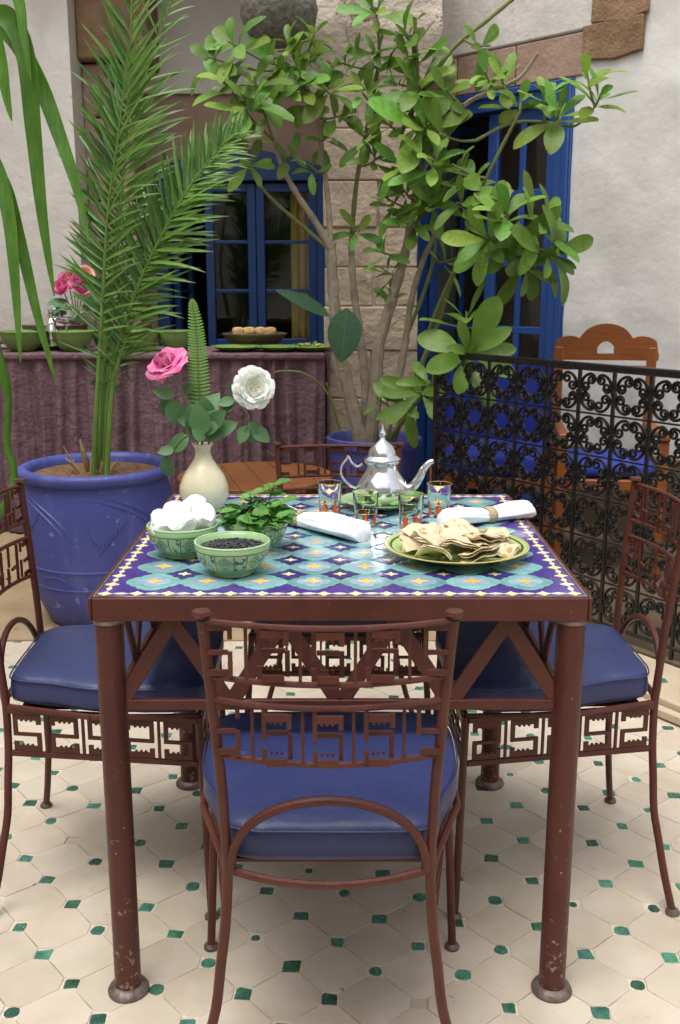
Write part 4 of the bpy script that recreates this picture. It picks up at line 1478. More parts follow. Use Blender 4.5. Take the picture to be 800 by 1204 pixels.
MB().tube(smoothpath([(-.052, 0, .034), (-.072, 0, .042), (-.090, 0, .062), (-.092, 0, .085), (-.080, 0, .104), (-.076, 0, .108), (-.068, 0, .094), (-.055, 0, .086), (-.044, 0, .092)], 5), .0028, 8).build('handle', M['chrome'], pot)
for k in range(18):
    a = 2 * math.pi * k / 18
    MB().tube([(.0590 * math.cos(a), .0590 * math.sin(a), .033), (.0535 * math.cos(a + .1), .0535 * math.sin(a + .1), .0525)], .0011, 5).build('engraved_rib', M['chrome'], pot)
for k in range(5):
    a = -2.4 + .5 * k
    mlf = link('mint_sprig', mint_me[k % 4], None, frame_mtx(tp_ + Vector((.078 * math.cos(a), .078 * math.sin(a), .021 + .004 * (k % 2))), (math.cos(a + 1.2), math.sin(a + 1.2), .15), (0, -.3, 1)))
    tag(mlf, 'mint leaf on the small plate ' + ('under the teapot handle', 'just right of the teapot handle', 'in front of the teapot', 'left of the teapot spout', 'under the teapot spout')[k], 'leaf', 'mint leaves on the teapot plate')

# napkins
def napkin(label, p, q, ring_t, wa, wb, wr, hh, ring_label, grp=None):
    p, q = Vector(p), Vector(q)
    t = thing('rolled_napkin', label, 'napkin', p)
    d = q - p
    L = d.length
    m = Matrix.Rotation(math.atan2(d.y, d.x), 4, 'Z')

    def fn(u, v):
        a = 2 * math.pi * u
        e = abs(v - ring_t)
        w = wr + ((wa if v < ring_t else wb) - wr) * min(1, e / .28) ** .75
        endr = min(1, v * 14 + .25, (1 - v) * 14 + .25)
        h_ = hh * (0.9 + .35 * min(1, e / .3)) * endr ** .5
        wv = 1 + .05 * math.sin(a * 5 + v * 5) + .03 * math.sin(a * 9 - 4 * v)
        return m @ Vector((v * L, w / 2 * math.cos(a) * wv * endr ** .3, max(.0006, h_ / 2 + h_ / 2 * math.sin(a) * wv)))
    b = MB().grid(fn, 40, 30, closed_u=True)
    n_ = 40
    b.f.append(tuple(range(n_ - 1, -1, -1)))
    b.f.append(tuple(30 * n_ + k for k in range(n_)))
    b.build('napkin_cloth', M['whitecloth'], t, ang=60)
    for k, (off, zt) in enumerate(((.22, .75), (-.18, .82))):
        pts = [m @ Vector((lerp(ring_t * L + .02, L * .97, s_ / 8), wb * off, hh * (1.02 + .10 * min(1, s_ / 4)) * zt + .002)) for s_ in range(9)]
        MB().tube(pts, .0018, 6).build('fold', M['whitecloth'], t)
    rg = thing('napkin_ring', ring_label, 'ring', p + m @ Vector((ring_t * L, 0, 0)))

    def rf(u, v):
        a = 2 * math.pi * u
        return m @ Vector(((v - .5) * .020, (wr / 2 + .0028) * math.cos(a), max(.0004, hh * .47 + (hh * .47 + .0030) * math.sin(a))))
    MB().grid(rf, 28, 3, closed_u=True).build('ring_band', M['jute'], rg, solid=.002)
    return t


napkin('white napkin rolled through a jute ring beside the mint bowl', gd(330, 612, TT), gd(428, 637, TT), .26, .052, .066, .036, .032, 'jute ring on the napkin beside the mint bowl')
napkin('white napkin rolled through a jute ring behind the pancake plate', gd(518, 620, TT), gd(624, 607, TT), .52, .050, .062, .038, .030, 'jute ring on the napkin behind the pancake plate')

# plate of folded pancakes
pp = Vector((.216, 1.805, TT))
pl = thing('serving_plate', 'wide green plate with a dark rim line full of folded pancakes', 'plate', pp)
MB().lathe([(.070, 0), (.075, .003), (.105, .012), (.132, .0215), (.1345, .0235), (.1325, .0245), (.118, .0200), (.095, .0125), (.070, .0075), (0, .0065)], 64).build('plate_body', M['plate'], pl, ang=60)


def pancake(seed):
    rr_ = random.Random(seed)
    R_ = rr_.uniform(.074, .096)
    span = rr_.uniform(.95, 1.35)
    layers_ = 3
    ph = rr_.uniform(0, 6)

    def fn(u, v):
        # a round sheet folded in four: u runs to and fro over the layers
        s_ = u * layers_
        k = int(min(s_, layers_ - 1e-6))
        f_ = s_ - k
        a = (f_ if k % 2 == 0 else 1 - f_) * span - span / 2
        a *= (1 - .05 * k)
        r_ = R_ * (.04 + .96 * v) * (1 + .05 * math.sin(5 * a + ph + k))
        edge = abs(a) / (span / 2)
        z_ = .003 + k * .0028 * (1.1 - .2 * edge) + .010 * v * (1 - edge ** 2) + .005 * v * math.sin(5 * a + ph) + .006 * v * v * math.sin(ph + 1.7 * k) + .003 * math.sin(11 * a + 9 * v + ph)
        return (r_ * math.cos(a) - R_ * .45, r_ * math.sin(a), z_)
    return MB().grid(fn, 27, 9)


rr = random.Random(40)
spots = [(-.062, -.014, .012, 2.9), (-.045, .045, .013, 2.2), (.012, .060, .013, 1.4), (.060, .030, .012, .5), (.066, -.022, .012, -.25), (.022, -.062, .011, -1.3),
         (-.032, -.052, .012, -2.2), (-.012, .012, .026, .9), (.030, -.006, .027, -.6), (-.030, -.014, .029, -2.7), (.008, -.034, .030, -1.6), (.028, .030, .027, 1.9)]
labs = ['at the rim nearest the mint bowl', 'at the back rim toward the glasses', 'at the back rim by the spare napkin', 'at the rim toward the railing, lying behind', 'at the rim toward the railing, lying in front',
        'at the front rim, leaning outwards', 'at the front rim toward the viewer\'s left', 'on top in the middle of the pile', 'on top leaning toward the railing', 'on top leaning toward the bowls', 'uppermost at the front of the pile', 'on top at the back of the pile']
for k, (x, y, z_, a) in enumerate(spots):
    o = pancake(60 + k).build('folded_pancake', M['pancake'], None, solid=.0014, ang=60)
    o.matrix_basis = Matrix.Translation(pp + Vector((x, y, z_))) @ Matrix.Rotation(a, 4, 'Z') @ Matrix.Rotation(R(-5 + rr.uniform(-7, 7)), 4, 'Y') @ Matrix.Rotation(R(rr.uniform(-12, 12)), 4, 'X')
    tag(o, 'thin folded pancake ' + labs[k], 'pancake', 'folded pancakes on the green plate')

# ================================================================== BIG BLUE POT AND PALM
PC = Vector((-0.912, 3.70, 0.0065))
bp = thing('big_pot', 'big royal blue terracotta pot with raised lines, holding the palm', 'pot', PC)
pprof = [(.19, 0), (.20, .006), (.222, .05), (.246, .12), (.262, .20), (.273, .30), (.277, .40), (.273, .48), (.262, .525), (.258, .538), (.268, .545), (.284, .553), (.290, .568), (.284, .582), (.270, .588), (.252, .584), (.244, .57), (.240, .545), (.236, .50)]
MB().lathe(pprof, 72).build('pot_body', M['potblue'], bp, ang=50)


def pot_r(z_):
    xs = [p[1] for p in pprof[:9]]
    return interp(xs, [p[0] for p in pprof[:9]], z_)


def potpt(deg, z_, e=.001):
    a = R(deg)
    return (math.cos(a) * (pot_r(z_) + e), math.sin(a) * (pot_r(z_) + e), z_)


for zz in (.235, .165):
    MB().tube([potpt(360 * k / 60, zz, .0005) for k in range(61)], .0042, 8).build('raised_ring', M['potblue'], bp)
arcs = []
for base in range(0, 360, 72):
    arcs.append([(base + 200 + 62 * math.sin(q / 10 * 1.5708), .50 - .225 * (q / 10) ** 1.6) for q in range(11)])
    arcs.append([(base + 208 + 58 * math.sin(q / 10 * 1.5708), .51 - .215 * (q / 10) ** 1.5) for q in range(11)])
    for k in range(7):
        arcs.append([(base + 210 + 3.4 * k, .30 + .018 * k), (base + 213 + 3.4 * k, .325 + .018 * k), (base + 214.5 + 3.4 * k, .35 + .018 * k)])
    arcs.append([(base + 226 + 6 * q, .178 + .035 * math.sin(q / 6 * math.pi)) for q in range(7)])
    arcs.append([(base + 202 + 2 * q, .42 - .022 * q - .012 * math.sin(q)) for q in range(7)])
for ar in arcs:
    pts = smoothpath([potpt(d, z_, -.0005) for d, z_ in ar], 3)
    MB().tube(pts, [.0012 + .0034 * math.sin(math.pi * k / (len(pts) - 1)) for k in range(len(pts))], 6).build('raised_line', M['potblue'], bp)


def soilf(c_r, zb):
    def fn(u, v):
        a = 2 * math.pi * u
        r_ = c_r * v
        return (r_ * math.cos(a), r_ * math.sin(a), zb + (.012 * mnoise.noise(Vector((r_ * math.cos(a) * 22, r_ * math.sin(a) * 22, 4))) + .010 * mnoise.noise(Vector((r_ * math.cos(a) * 70, r_ * math.sin(a) * 70, 9)))) * (1 - v ** 6))
    return fn


MB().grid(soilf(.2395, .552), 110, 34, closed_u=True).build('soil', M['soil'], bp)

palm = thing('date_palm', 'young date palm with tied green stems rising from the big blue pot', 'palm', PC + Vector((0, 0, .55)))
PB = PC + Vector((0, 0, .55))
leaflet_me = [leaf_mesh('leaflet', 1.0, .066, M['palm'], 'strap', .5, d, 5, 0.0, s_) for d, s_ in ((.06, 1), (.16, 2), (.28, 3), (-.04, 4))]
rng = random.Random(17)
# rachis path in the picture (800 px frame), depth at root and tip, leaflets start, leaflet length, plane normal
fronds = [
    ([(118, 548), (121, 455), (133, 330), (146, 200), (152, 90), (157, -70)], (3.70, 3.55), .32, .205, (.1, -1, .25), 80),
    ([(122, 548), (129, 455), (152, 365), (186, 285), (226, 215), (270, 160)], (3.68, 3.50), .30, .20, (-.25, -1, .45), 70),
    ([(118, 548), (126, 452), (150, 352), (190, 270), (232, 205), (282, 158)], (3.76, 3.90), .36, .19, (-.1, -1, .3), 46),
    ([(112, 548), (118, 452), (128, 340), (142, 220), (165, 110), (205, -10)], (3.76, 3.78), .34, .20, (.25, -.9, .2), 46),
    ([(109, 548), (115, 452), (121, 350), (127, 250), (139, 160), (150, 62)], (3.66, 3.50), .32, .19, (-.5, -.9, .2), 44),
    ([(125, 548), (133, 452), (150, 395), (172, 330), (196, 270), (215, 215)], (3.64, 3.58), .26, .15, (.3, -1, .35), 36),
]
cnt = 0
mass = MB()
for (path, (y0, y1), st0, ll, nrm, nl) in fronds:
    m_ = len(path)
    pts = [at(px, py, lerp(y0, y1, k / (m_ - 1))) - PB for k, (px, py) in enumerate(path)]
    pts[0].z = 0.0
    sp_ = smoothpath(pts, 8)
    fr = MB().tube(sp_, [lerp(.0105, .0022, (k / (len(sp_) - 1)) ** .8) for k in range(len(sp_))], 7).build('frond', M['palm_stem'], palm)
    N_ = Vector(nrm).normalized()
    nl = int(nl * .78)
    for k in range(nl):
        t = lerp(st0, .995, k / (nl - 1))
        i = t * (len(sp_) - 1)
        i0 = min(int(i), len(sp_) - 2)
        p = sp_[i0].lerp(sp_[i0 + 1], i - i0)
        T_ = (sp_[i0 + 1] - sp_[i0]).normalized()
        S_ = T_.cross(N_).normalized()
        prof = math.sin(math.pi * min(1, .22 + .70 * (t - st0) / (1 - st0))) ** .7
        for s_ in (-1, 1):
            L = 1.18 * ll * prof * rng.uniform(.7, 1.12)
            an = R(lerp(62, 32, (t - st0) / (1 - st0)) + rng.uniform(-12, 12))
            d = T_ * math.cos(an) + S_ * (s_ * math.sin(an)) + N_ * rng.uniform(-.08, .34)
            up = N_ + S_ * (s_ * rng.uniform(-.5, .5)) + Vector((0, 0, .3))
            mm = frame_mtx(p, d, up) @ Matrix.Diagonal((L, max(.14, L), L, 1))
            cnt += 1
            if cnt % 2 == 1 and cnt < 600:
                link('leaflet', leaflet_me[cnt % 4], palm, mm)
            else:
                me_ = leaflet_me[cnt % 4]
                mass.addm([v.co for v in me_.vertices], [tuple(f.vertices) for f in me_.polygons], mm)
tag(mass.build('leaflets', M['palm'], palm, ang=80), kind='stuff')
# basal leaflet spines: a few stiff bare leaflets low on the stems
for k in range(34):
    t = rng.uniform(.17, .34)
    path, (y0, y1) = fronds[k % 6][0], fronds[k % 6][1]
    px = interp([0, .2, .4, .6, .8, 1], [q[0] for q in path], t)
    py = interp([0, .2, .4, .6, .8, 1], [q[1] for q in path], t)
    p = at(px, py, lerp(y0, y1, t)) - PB
    s_ = rng.choice((-1, 1, 1))
    d = Vector((s_ * rng.uniform(.5, 1), rng.uniform(-.5, .2), rng.uniform(.2, .9)))
    L = rng.uniform(.06, .17)
    link('spine', leaflet_me[3], palm, frame_mtx(p, d, (0, -1, .4)) @ Matrix.Diagonal((L, .09, L, 1)))
ty = at(121, 450, 3.69) - PB
MB().tube([ty + Vector((.042 * math.cos(a * .4), .035 * math.sin(a * .4), .004 * math.sin(a))) for a in range(17)], .0028, 6).build('tie', M['black'], palm)
for k, (x, h, lean, r_) in enumerate(((-.03, .13, -.02, .014), (-.05, .06, -.06, .010), (.02, .08, .03, .016), (.045, .05, .04, .012), (-.005, .10, .0, .013))):
    MB().tube([(x, -.015 * k + .02, -.01), (x + lean * .5, -.02, h * .6), (x + lean, -.02, h)], [r_, r_ * .8, r_ * .25], 7).build('old_stem_base', M['husk'], palm)
MB().tube(smoothpath([(-.05, -.03, .0), (-.075, -.04, .04), (-.105, -.05, .11)], 4), [.007, .007, .006, .005, .004, .004, .004, .003, .003], 6).build('dry_stump', M['husk'], palm)

# ================================================================== SHRUB IN THE SECOND POT
SC = Vector((0.158, 4.62, 0.0065))
sp2 = thing('shrub_pot', 'smaller royal blue flowerpot behind the teapot, holding the leafy shrub', 'pot', SC)
MB().lathe([(.15, 0), (.16, .01), (.178, .15), (.196, .33), (.206, .46), (.209, .505), (.219, .510), (.222, .525), (.221, .55), (.212, .555), (.203, .545), (.198, .48)], 56).build('pot_body', M['potblue'], sp2, ang=45)
MB().grid(soilf(.200, .50), 36, 8, closed_u=True).build('soil', M['soil'], sp2)

SB = SC + Vector((0, 0, .49))
shrub = thing('leafy_shrub', 'tall many stemmed shrub with rosettes of bright green paddle leaves', 'shrub', SB)
rng = random.Random(29)
leaf_me = [leaf_mesh('leaf', 1.0, w, M['leaf'], 'obov', f, d, 9, wv, s_) for w, f, d, wv, s_ in ((.37, .22, .10, .008, 1), (.34, .3, .25, .010, 2), (.41, .16, .38, .012, 3), (.36, .25, -.02, .008, 4), (.33, .35, .5, .012, 5))]


def tr(path, ys):
    m_ = len(path)
    out = []
    for k, (px, py) in enumerate(path):
        out.append(at(px, py, ys[k] if isinstance(ys, (list, tuple)) and len(ys) == m_ else lerp(ys[0], ys[1], k / (m_ - 1))) - SB)
    return out


trunks = []


def limb(path, ys, r0, r1, m, name='limb', rec=True):
    p = tr(path, ys)
    s_ = smoothpath(p, 6)
    nn = len(s_)
    rs = [lerp(r0, r1, k / (nn - 1)) * (1 + .10 * math.sin(k * 1.9)) for k in range(nn)]
    MB().tube(s_, rs, 9).build(name, m, shrub)
    if rec:
        trunks.append(s_)
    return s_


limb([(425, 520), (408, 452), (397, 395), (391, 330), (389, 285)], (4.62, 4.50), .036, .022, M['bark'], 'trunk')
limb([(389, 292), (372, 262), (352, 232), (334, 200), (322, 165)], (4.50, 4.40), .018, .008, M['bark'])
limb([(390, 300), (386, 240), (380, 185), (372, 130), (352, 80)], (4.50, 4.45), .014, .006, M['bark'])
limb([(436, 520), (442, 455), (446, 405), (462, 350), (476, 300), (486, 250)], (4.62, 4.42), .033, .017, M['bark'], 'trunk')
limb([(486, 250), (492, 190), (493, 130), (490, 70), (488, 20)], (4.42, 4.35), .015, .007, M['stem'])
limb([(430, 520), (430, 455), (424, 400), (416, 340), (413, 290)], (4.66, 4.60), .026, .014, M['bark'], 'trunk')
limb([(413, 290), (420, 210), (438, 120), (446, 60), (442, 8)], (4.60, 4.42), .012, .006, M['stem'])
limb([(452, 520), (470, 440), (478, 395), (484, 352), (500, 300), (520, 262)], (4.58, 4.40), .020, .010, M['bark'], 'trunk')
limb([(478, 395), (500, 340), (512, 290), (508, 235)], (4.52, 4.30), .010, .006, M['stem'])
limb([(500, 400), (520, 350), (545, 300), (575, 275), (600, 268)], (4.45, 4.02), .009, .006, M['stem'])
limb([(462, 520), (492, 440), (520, 365), (540, 300), (565, 225), (612, 130)], (4.58, 4.12), .013, .006, M['stem'])
limb([(497, 200), (540, 130), (575, 108), (610, 92), (633, 62)], (4.40, 4.20), .010, .007, M['bark'])
limb([(470, 160), (492, 118), (530, 60), (575, 22), (604, -2)], (4.40, 4.30), .010, .008, M['stem'])
limb([(560, 165), (600, 145), (640, 143), (676, 148), (700, 125)], (4.25, 4.06), .007, .004, M['stem'])
limb([(460, 515), (485, 480), (505, 455), (530, 430), (552, 415)], (4.55, 4.00), .010, .006, M['stem'])
limb([(390, 295), (352, 262), (318, 232), (298, 205), (290, 190)], (4.50, 4.32), .009, .005, M['stem'])
limb([(398, 500), (385, 462), (360, 440), (335, 436), (322, 438)], (4.60, 4.45), .006, .004, M['stem'], rec=False)
limb([(400, 505), (390, 470), (384, 450)], (4.56, 4.50), .006, .004, M['stem'], rec=False)

clusters = [(272, 52, 4.30, 8, .175), (266, 98, 4.25, 8, .165), (292, 122, 4.20, 9, .185), (318, 72, 4.40, 8, .16), (346, 70, 4.48, 7, .15), (373, 66, 4.50, 7, .15), (352, 96, 4.40, 9, .17),
            (392, 102, 4.40, 9, .165), (298, 190, 4.30, 7, .12), (345, 182, 4.40, 7, .13), (364, 196, 4.42, 5, .10), (372, 36, 4.55, 6, .12), (330, 100, 4.36, 6, .15),
            (438, 12, 4.40, 9, .15), (488, 52, 4.38, 7, .20), (492, 100, 4.30, 9, .20), (502, 148, 4.25, 10, .20), (462, 98, 4.42, 7, .16), (512, 188, 4.20, 9, .19), (470, 192, 4.30, 8, .16), (452, 142, 4.4, 7, .16), (428, 112, 4.42, 6, .15),
            (420, 272, 4.52, 6, .115), (462, 346, 4.50, 8, .115), (452, 318, 4.50, 6, .12), (508, 238, 4.28, 9, .16), (532, 306, 4.40, 6, .125), (486, 262, 4.35, 6, .15), (445, 296, 4.46, 5, .12),
            (572, 55, 4.28, 7, .13), (590, 92, 4.25, 7, .125), (612, 118, 4.18, 8, .145), (658, 132, 4.10, 11, .165), (690, 88, 4.08, 6, .15), (706, 112, 4.05, 9, .15), (572, 88, 4.25, 6, .12), (640, 108, 4.12, 6, .12),
            (596, 248, 4.00, 11, .20), (572, 282, 4.04, 10, .20), (640, 262, 3.98, 9, .18), (654, 300, 3.95, 10, .19), (622, 318, 4.00, 8, .17), (604, 292, 4.02, 8, .18), (548, 372, 4.10, 7, .18), (556, 212, 4.18, 6, .16), (536, 196, 4.2, 6, .17),
            (553, 416, 3.95, 10, .215), (492, 462, 4.25, 6, .18), (478, 476, 4.30, 5, .16), (505, 452, 4.2, 4, .15), (445, 470, 4.40, 3, .09), (540, 240, 4.15, 6, .16), (520, 160, 4.22, 6, .18), (480, 125, 4.35, 7, .17), (300, 95, 4.25, 7, .16), (400, 75, 4.5, 6, .13), (248, 70, 4.3, 6, .15), (312, 132, 4.25, 7, .15), (365, 120, 4.42, 7, .13), (440, 62, 4.45, 7, .15), (412, 60, 4.5, 6, .13), (445, 185, 4.4, 7, .13), (525, 108, 4.25, 6, .15), (475, 225, 4.33, 8, .13), (490, 240, 4.3, 7, .14), (470, 40, 4.4, 6, .15), (405, 135, 4.45, 7, .13), (430, 160, 4.4, 7, .13), (480, 70, 4.36, 7, .16), (336, 45, 4.45, 6, .13), (455, 235, 4.4, 6, .12), (385, 160, 4.45, 6, .11)]
nleaf = 0
lmass = MB()
for ci, (px, py, Y, nl, sz) in enumerate(clusters):
    c = at(px, py, Y) - SB
    best, bd = None, 1e9
    for s_ in trunks:
        for q in s_:
            dd = (q - c).length + max(0, q.z - c.z) * .6
            if dd < bd:
                bd, best = dd, q
    axis = (c - best).normalized() if bd > .02 else Vector((0, 0, 1))
    axis = (axis + Vector((rng.uniform(-.35, .35), -.45, .5))).normalized()
    if px == 553:
        axis = Vector((.05, -.97, .15))
    if bd > .03:
        mid_ = best.lerp(c, .5) + Vector((0, 0, -.06 * bd))
        s_ = smoothpath([best, mid_, c + axis * .02], 5)
        MB().tube(s_, [lerp(.006, .0035, k / (len(s_) - 1)) for k in range(len(s_))], 7).build('twig', M['stem'], shrub)
    X_ = axis.orthogonal().normalized()
    Y_ = axis.cross(X_)
    ph = rng.uniform(0, 6)
    nl = int(nl * .95 + .5)
    for k in range(nl):
        a = ph + k * 2.39996 + rng.uniform(-.25, .25)
        el = lerp(1.45, .45, (k / nl)) + rng.uniform(-.2, .2)
        rad_ = X_ * math.cos(a) + Y_ * math.sin(a)
        d = axis * math.cos(el) + rad_ * math.sin(el)
        up = axis * math.sin(el) - rad_ * math.cos(el) + Vector((0, -.15, .35))
        L = sz * rng.uniform(.76, 1.16) * lerp(1.12, .74, k / nl) * rng.choice((.85, 1, 1, 1.06))
        base = c - axis * (.05 * (1 - k / nl)) + rad_ * .006
        mm = frame_mtx(base, d, up) @ Matrix.Diagonal((L, L * rng.uniform(.85, 1.1), L, 1))
        nleaf += 1
        if nleaf <= 300:
            link('leaf', leaf_me[rng.randrange(5)], shrub, mm)
        else:
            me_ = leaf_me[rng.randrange(5)]
            lmass.addm([v.co for v in me_.vertices], [tuple(f.vertices) for f in me_.polygons], mm)
if lmass.v:
    tag(lmass.build('more_leaves', M['leaf'], shrub, ang=80), kind='stuff')
# broad dark leaf in front of the trunk, and the long pale one across the window
big = leaf_mesh('broad_leaf', 1.0, .62, M['leaf_dark'], 'ov', .1, .15, 9, 0, 2)
link('broad_leaf', big, shrub, frame_mtx(at(408, 362, 4.40) - SB, at(402, 430, 4.36) - at(408, 362, 4.40), (.1, -1, .2)) @ Matrix.Scale(.24, 4))
link('broad_leaf', big, shrub, frame_mtx(at(388, 372, 4.50) - SB, at(315, 328, 4.45) - at(388, 372, 4.50), (.1, -.6, .8)) @ Matrix.Diagonal((.27, .15, .2, 1)))

# ================================================================== STRAP-LEAVED PLANT AT THE EDGE
KP = Vector((-1.36, 3.16, 0.002))
cane = thing('strap_leaf_plant', 'cane plant with long hanging strap leaves at the edge of the photo', 'plant', KP)
cpot = MB().lathe([(.08, 0), (.085, .01), (.105, .20), (.112, .21), (.110, .225), (.098, .222), (.094, .19), (0, .185)], 32)
cpot.build('plant_pot', M['husk'], cane, ang=50)


def rel(px, py, Y):
    return at(px, py, Y) - KP


c_s = smoothpath([Vector((0.0, 0, .17)), rel(10, 585, 3.12), rel(8, 520, 3.12), rel(9, 455, 3.10), rel(-6, 395, 3.1), rel(-28, 260, 3.1), rel(-30, 60, 3.05)], 6)
MB().tube(c_s, [lerp(.0125, .010, k / (len(c_s) - 1)) for k in range(len(c_s))], 9).build('cane', M['strap'], cane)


def strap(path, Y0, Y1, w, tw=(0, -1, .2)):
    m_ = len(path)
    pts = smoothpath([rel(px, py, lerp(Y0, Y1, k / (m_ - 1))) for k, (px, py) in enumerate(path)], 6)
    n_ = len(pts)
    vs, fs = [], []
    for k, p in enumerate(pts):
        t = k / (n_ - 1)
        T_ = (pts[min(n_ - 1, k + 1)] - pts[max(0, k - 1)]).normalized()
        N_ = Vector(tw)
        S_ = T_.cross(N_).normalized()
        N_ = S_.cross(T_)
        ww = w * min(1, .35 + 3 * t) * max(.03, (1 - t ** 2.6)) ** .75 / 2
        vs += [p - S_ * ww + N_ * ww * .3, p, p + S_ * ww + N_ * ww * .3]
    for k in range(n_ - 1):
        a = 3 * k
        fs += [(a, a + 1, a + 4, a + 3), (a + 1, a + 2, a + 5, a + 4)]
    MB().addm(vs, fs).build('strap_leaf', M['strap'], cane, ang=80)


strap([(-30, 30), (5, 18), (30, 60), (40, 150), (50, 250), (64, 348)], 3.05, 2.95, .060, (-.1, -1, .1))
strap([(-30, 40), (10, 40), (45, 95), (70, 160), (90, 220), (105, 285)], 3.08, 3.0, .050, (.2, -1, .1))
strap([(-25, -60), (5, -40), (22, 0), (28, 40), (36, 95)], 3.0, 2.98, .036, (.1, -1, .1))
strap([(-35, 150), (-5, 195), (10, 250), (18, 330), (24, 426)], 3.04, 2.96, .045, (.1, -1, .1))
strap([(-30, 170), (4, 215), (24, 285), (44, 370), (66, 450)], 3.06, 2.98, .040, (.2, -1, .1))
strap([(-40, -30), (-12, 20), (2, 70), (8, 110), (14, 142)], 2.95, 2.90, .045, (-.3, -1, .1))
strap([(-28, 330), (-15, 370), (2, 440), (9, 470)], 3.06, 3.05, .030)

# ================================================================== HANGING CLAY BALL
bc = at(328, 12, 4.88)
ball = thing('hanging_ball', 'round rough grey clay ball hanging high beside the column', 'ball', bc - Vector((0, 0, .165)))


def ballf(u, v):
    a, e = 2 * math.pi * u, (v - .5) * math.pi * .985
    p = Vector((math.cos(a) * math.cos(e), math.sin(a) * math.cos(e), math.sin(e) * .96))
    k_ = .172 * (1 + .035 * mnoise.noise(p * 5) + .018 * mnoise.noise(p * 17))
    return p * k_ + Vector((0, 0, .165))


MB().grid(ballf, 72, 40, closed_u=True).build('ball_body', M['ball'], ball)
MB().tube([(0, 0, .31), (0, 0, 3.05 - (bc.z - .165))], .004, 6).build('hanging_cord', M['black'], ball)
MB().lathe([(.006, .30), (.03, .325), (.012, .35), (.004, .37)], 14).build('cap', M['husk'], ball)

# ================================================================== LOW WOODEN TABLE
lt = thing('low_table', 'low round brown wooden table between the blue pots', 'table', (-0.36, 4.2, 0.0065))
for k in range(6):
    w = .66 / 6
    x0_ = -.33 + k * w
    poly = []
    for q in range(25):
        a = 2 * math.pi * q / 24
        poly.append((max(x0_ + .0012, min(x0_ + w - .0012, .33 * math.cos(a))), .33 * math.sin(a) if True else 0))
    pts = []
    for xx in [x0_ + .0012 + (w - .0024) * s_ / 5 for s_ in range(6)]:
        pts.append((xx, -math.sqrt(max(0, .33 ** 2 - xx ** 2))))
    for xx in [x0_ + w - .0012 - (w - .0024) * s_ / 5 for s_ in range(6)]:
        pts.append((xx, math.sqrt(max(0, .33 ** 2 - xx ** 2)) + .0005))
    MB().prism(pts, .425, .450, Matrix.Rotation(.25, 4, 'Z')).build('top_board', M['wood'], lt, bevel=.003)
MB().lathe([(.29, .375), (.30, .378), (.30, .4245), (.29, .4245)], 48).build('apron', M['wood'], lt, ang=40)
for k in range(4):
    a = math.pi / 4 + k * math.pi / 2
    MB().tube([(.24 * math.cos(a), .24 * math.sin(a), 0), (.25 * math.cos(a), .25 * math.sin(a), .2), (.24 * math.cos(a), .24 * math.sin(a), .38)], [.016, .024, .02], 10).build('leg', M['wood'], lt)

# ================================================================== BUFFET
BH, BY0, BY1, BX0, BX1 = 0.915, 5.02, 5.58, -2.2, -0.075
bf = thing('buffet_table', 'long buffet table under a gathered aubergine skirt', 'table', (-1.1, 5.3, 0.0065))
MB().bx(BX0 + 1.1, BX1 + 1.1, BY0 - 5.3 + .02, BY1 - 5.3, .83, BH - .0065).build('table_top', M['cloth'], bf, bevel=.012)
rng = random.Random(9)
phs = [rng.uniform(0, 6) for _ in range(6)]


def fold(x):
    return .028 * math.sin(x * 56 + 2.6 * math.sin(x * 7 + phs[0]) + 1.2 * math.sin(x * 17 + phs[3])) + .007 * math.sin(x * 97 + phs[1]) + .004 * math.sin(x * 190 + phs[2] + math.sin(x * 21))


def skirtf(u, v):
    x = lerp(BX0, BX1, u)
    k_ = .25 + .75 * v ** .6
    y = BY0 - .012 - fold(x + .006 * math.sin(v * 7 + x * 20)) * k_ - .03 * v
    return (x + 1.1, y - 5.3, lerp(BH - .020, .012, v))


MB().grid(skirtf, 620, 14).build('gathered_skirt', M['cloth'], bf)
MB().bx(BX0 + 1.1, BX1 + 1.1, BY0 - 5.3 - .036, BY0 - 5.3 + .018, BH - .038, BH - .006).build('skirt_band', M['cloth'], bf, bevel=.010)
MB().grid(lambda u, v: (BX1 + 1.1 + .012 + .012 * math.sin(u * 60), lerp(BY0, BY1, u) - 5.3, lerp(BH - .02, .012, v)), 90, 8).build('side_skirt', M['cloth'], bf)


def on_buffet(px, Y=5.15):
    q = at(px, 405, Y)
    return Vector((q.x, Y, BH + .0015))


for k, (px, w_, Y, lab) in enumerate(((27, .115, 5.16, 'olive green bowl at the end of the buffet beside the strap leaf tips'), (86, .105, 5.15, 'olive green bowl in front of the metal pot on the buffet'),
                                      (166, .10, 5.17, 'olive green bowl just past the palm stems on the buffet'), (208, .095, 5.2, 'olive green bowl left of the fern tip on the buffet'),
                                      (128, .09, 5.3, 'olive green bowl half hidden behind the palm stems'))):
    p = on_buffet(px, Y)
    t = thing('buffet_bowl', lab, 'bowl', p, 0, 'olive green bowls on the buffet')
    MB().lathe([(w_ * .5, 0), (w_ * .55, .006), (w_ * .80, .035), (w_ * .93, .070), (w_, .098), (w_ * .975, .0985), (w_ * .9, .070), (w_ * .5, .014), (0, .012)], 40).build('bowl_body', M['buffet_green'], t, ang=50)
    MB().tube([(w_ * math.cos(2 * math.pi * q / 40), w_ * math.sin(2 * math.pi * q / 40), .098) for q in range(41)], .0032, 6).build('rim', M['buffet_green'], t)
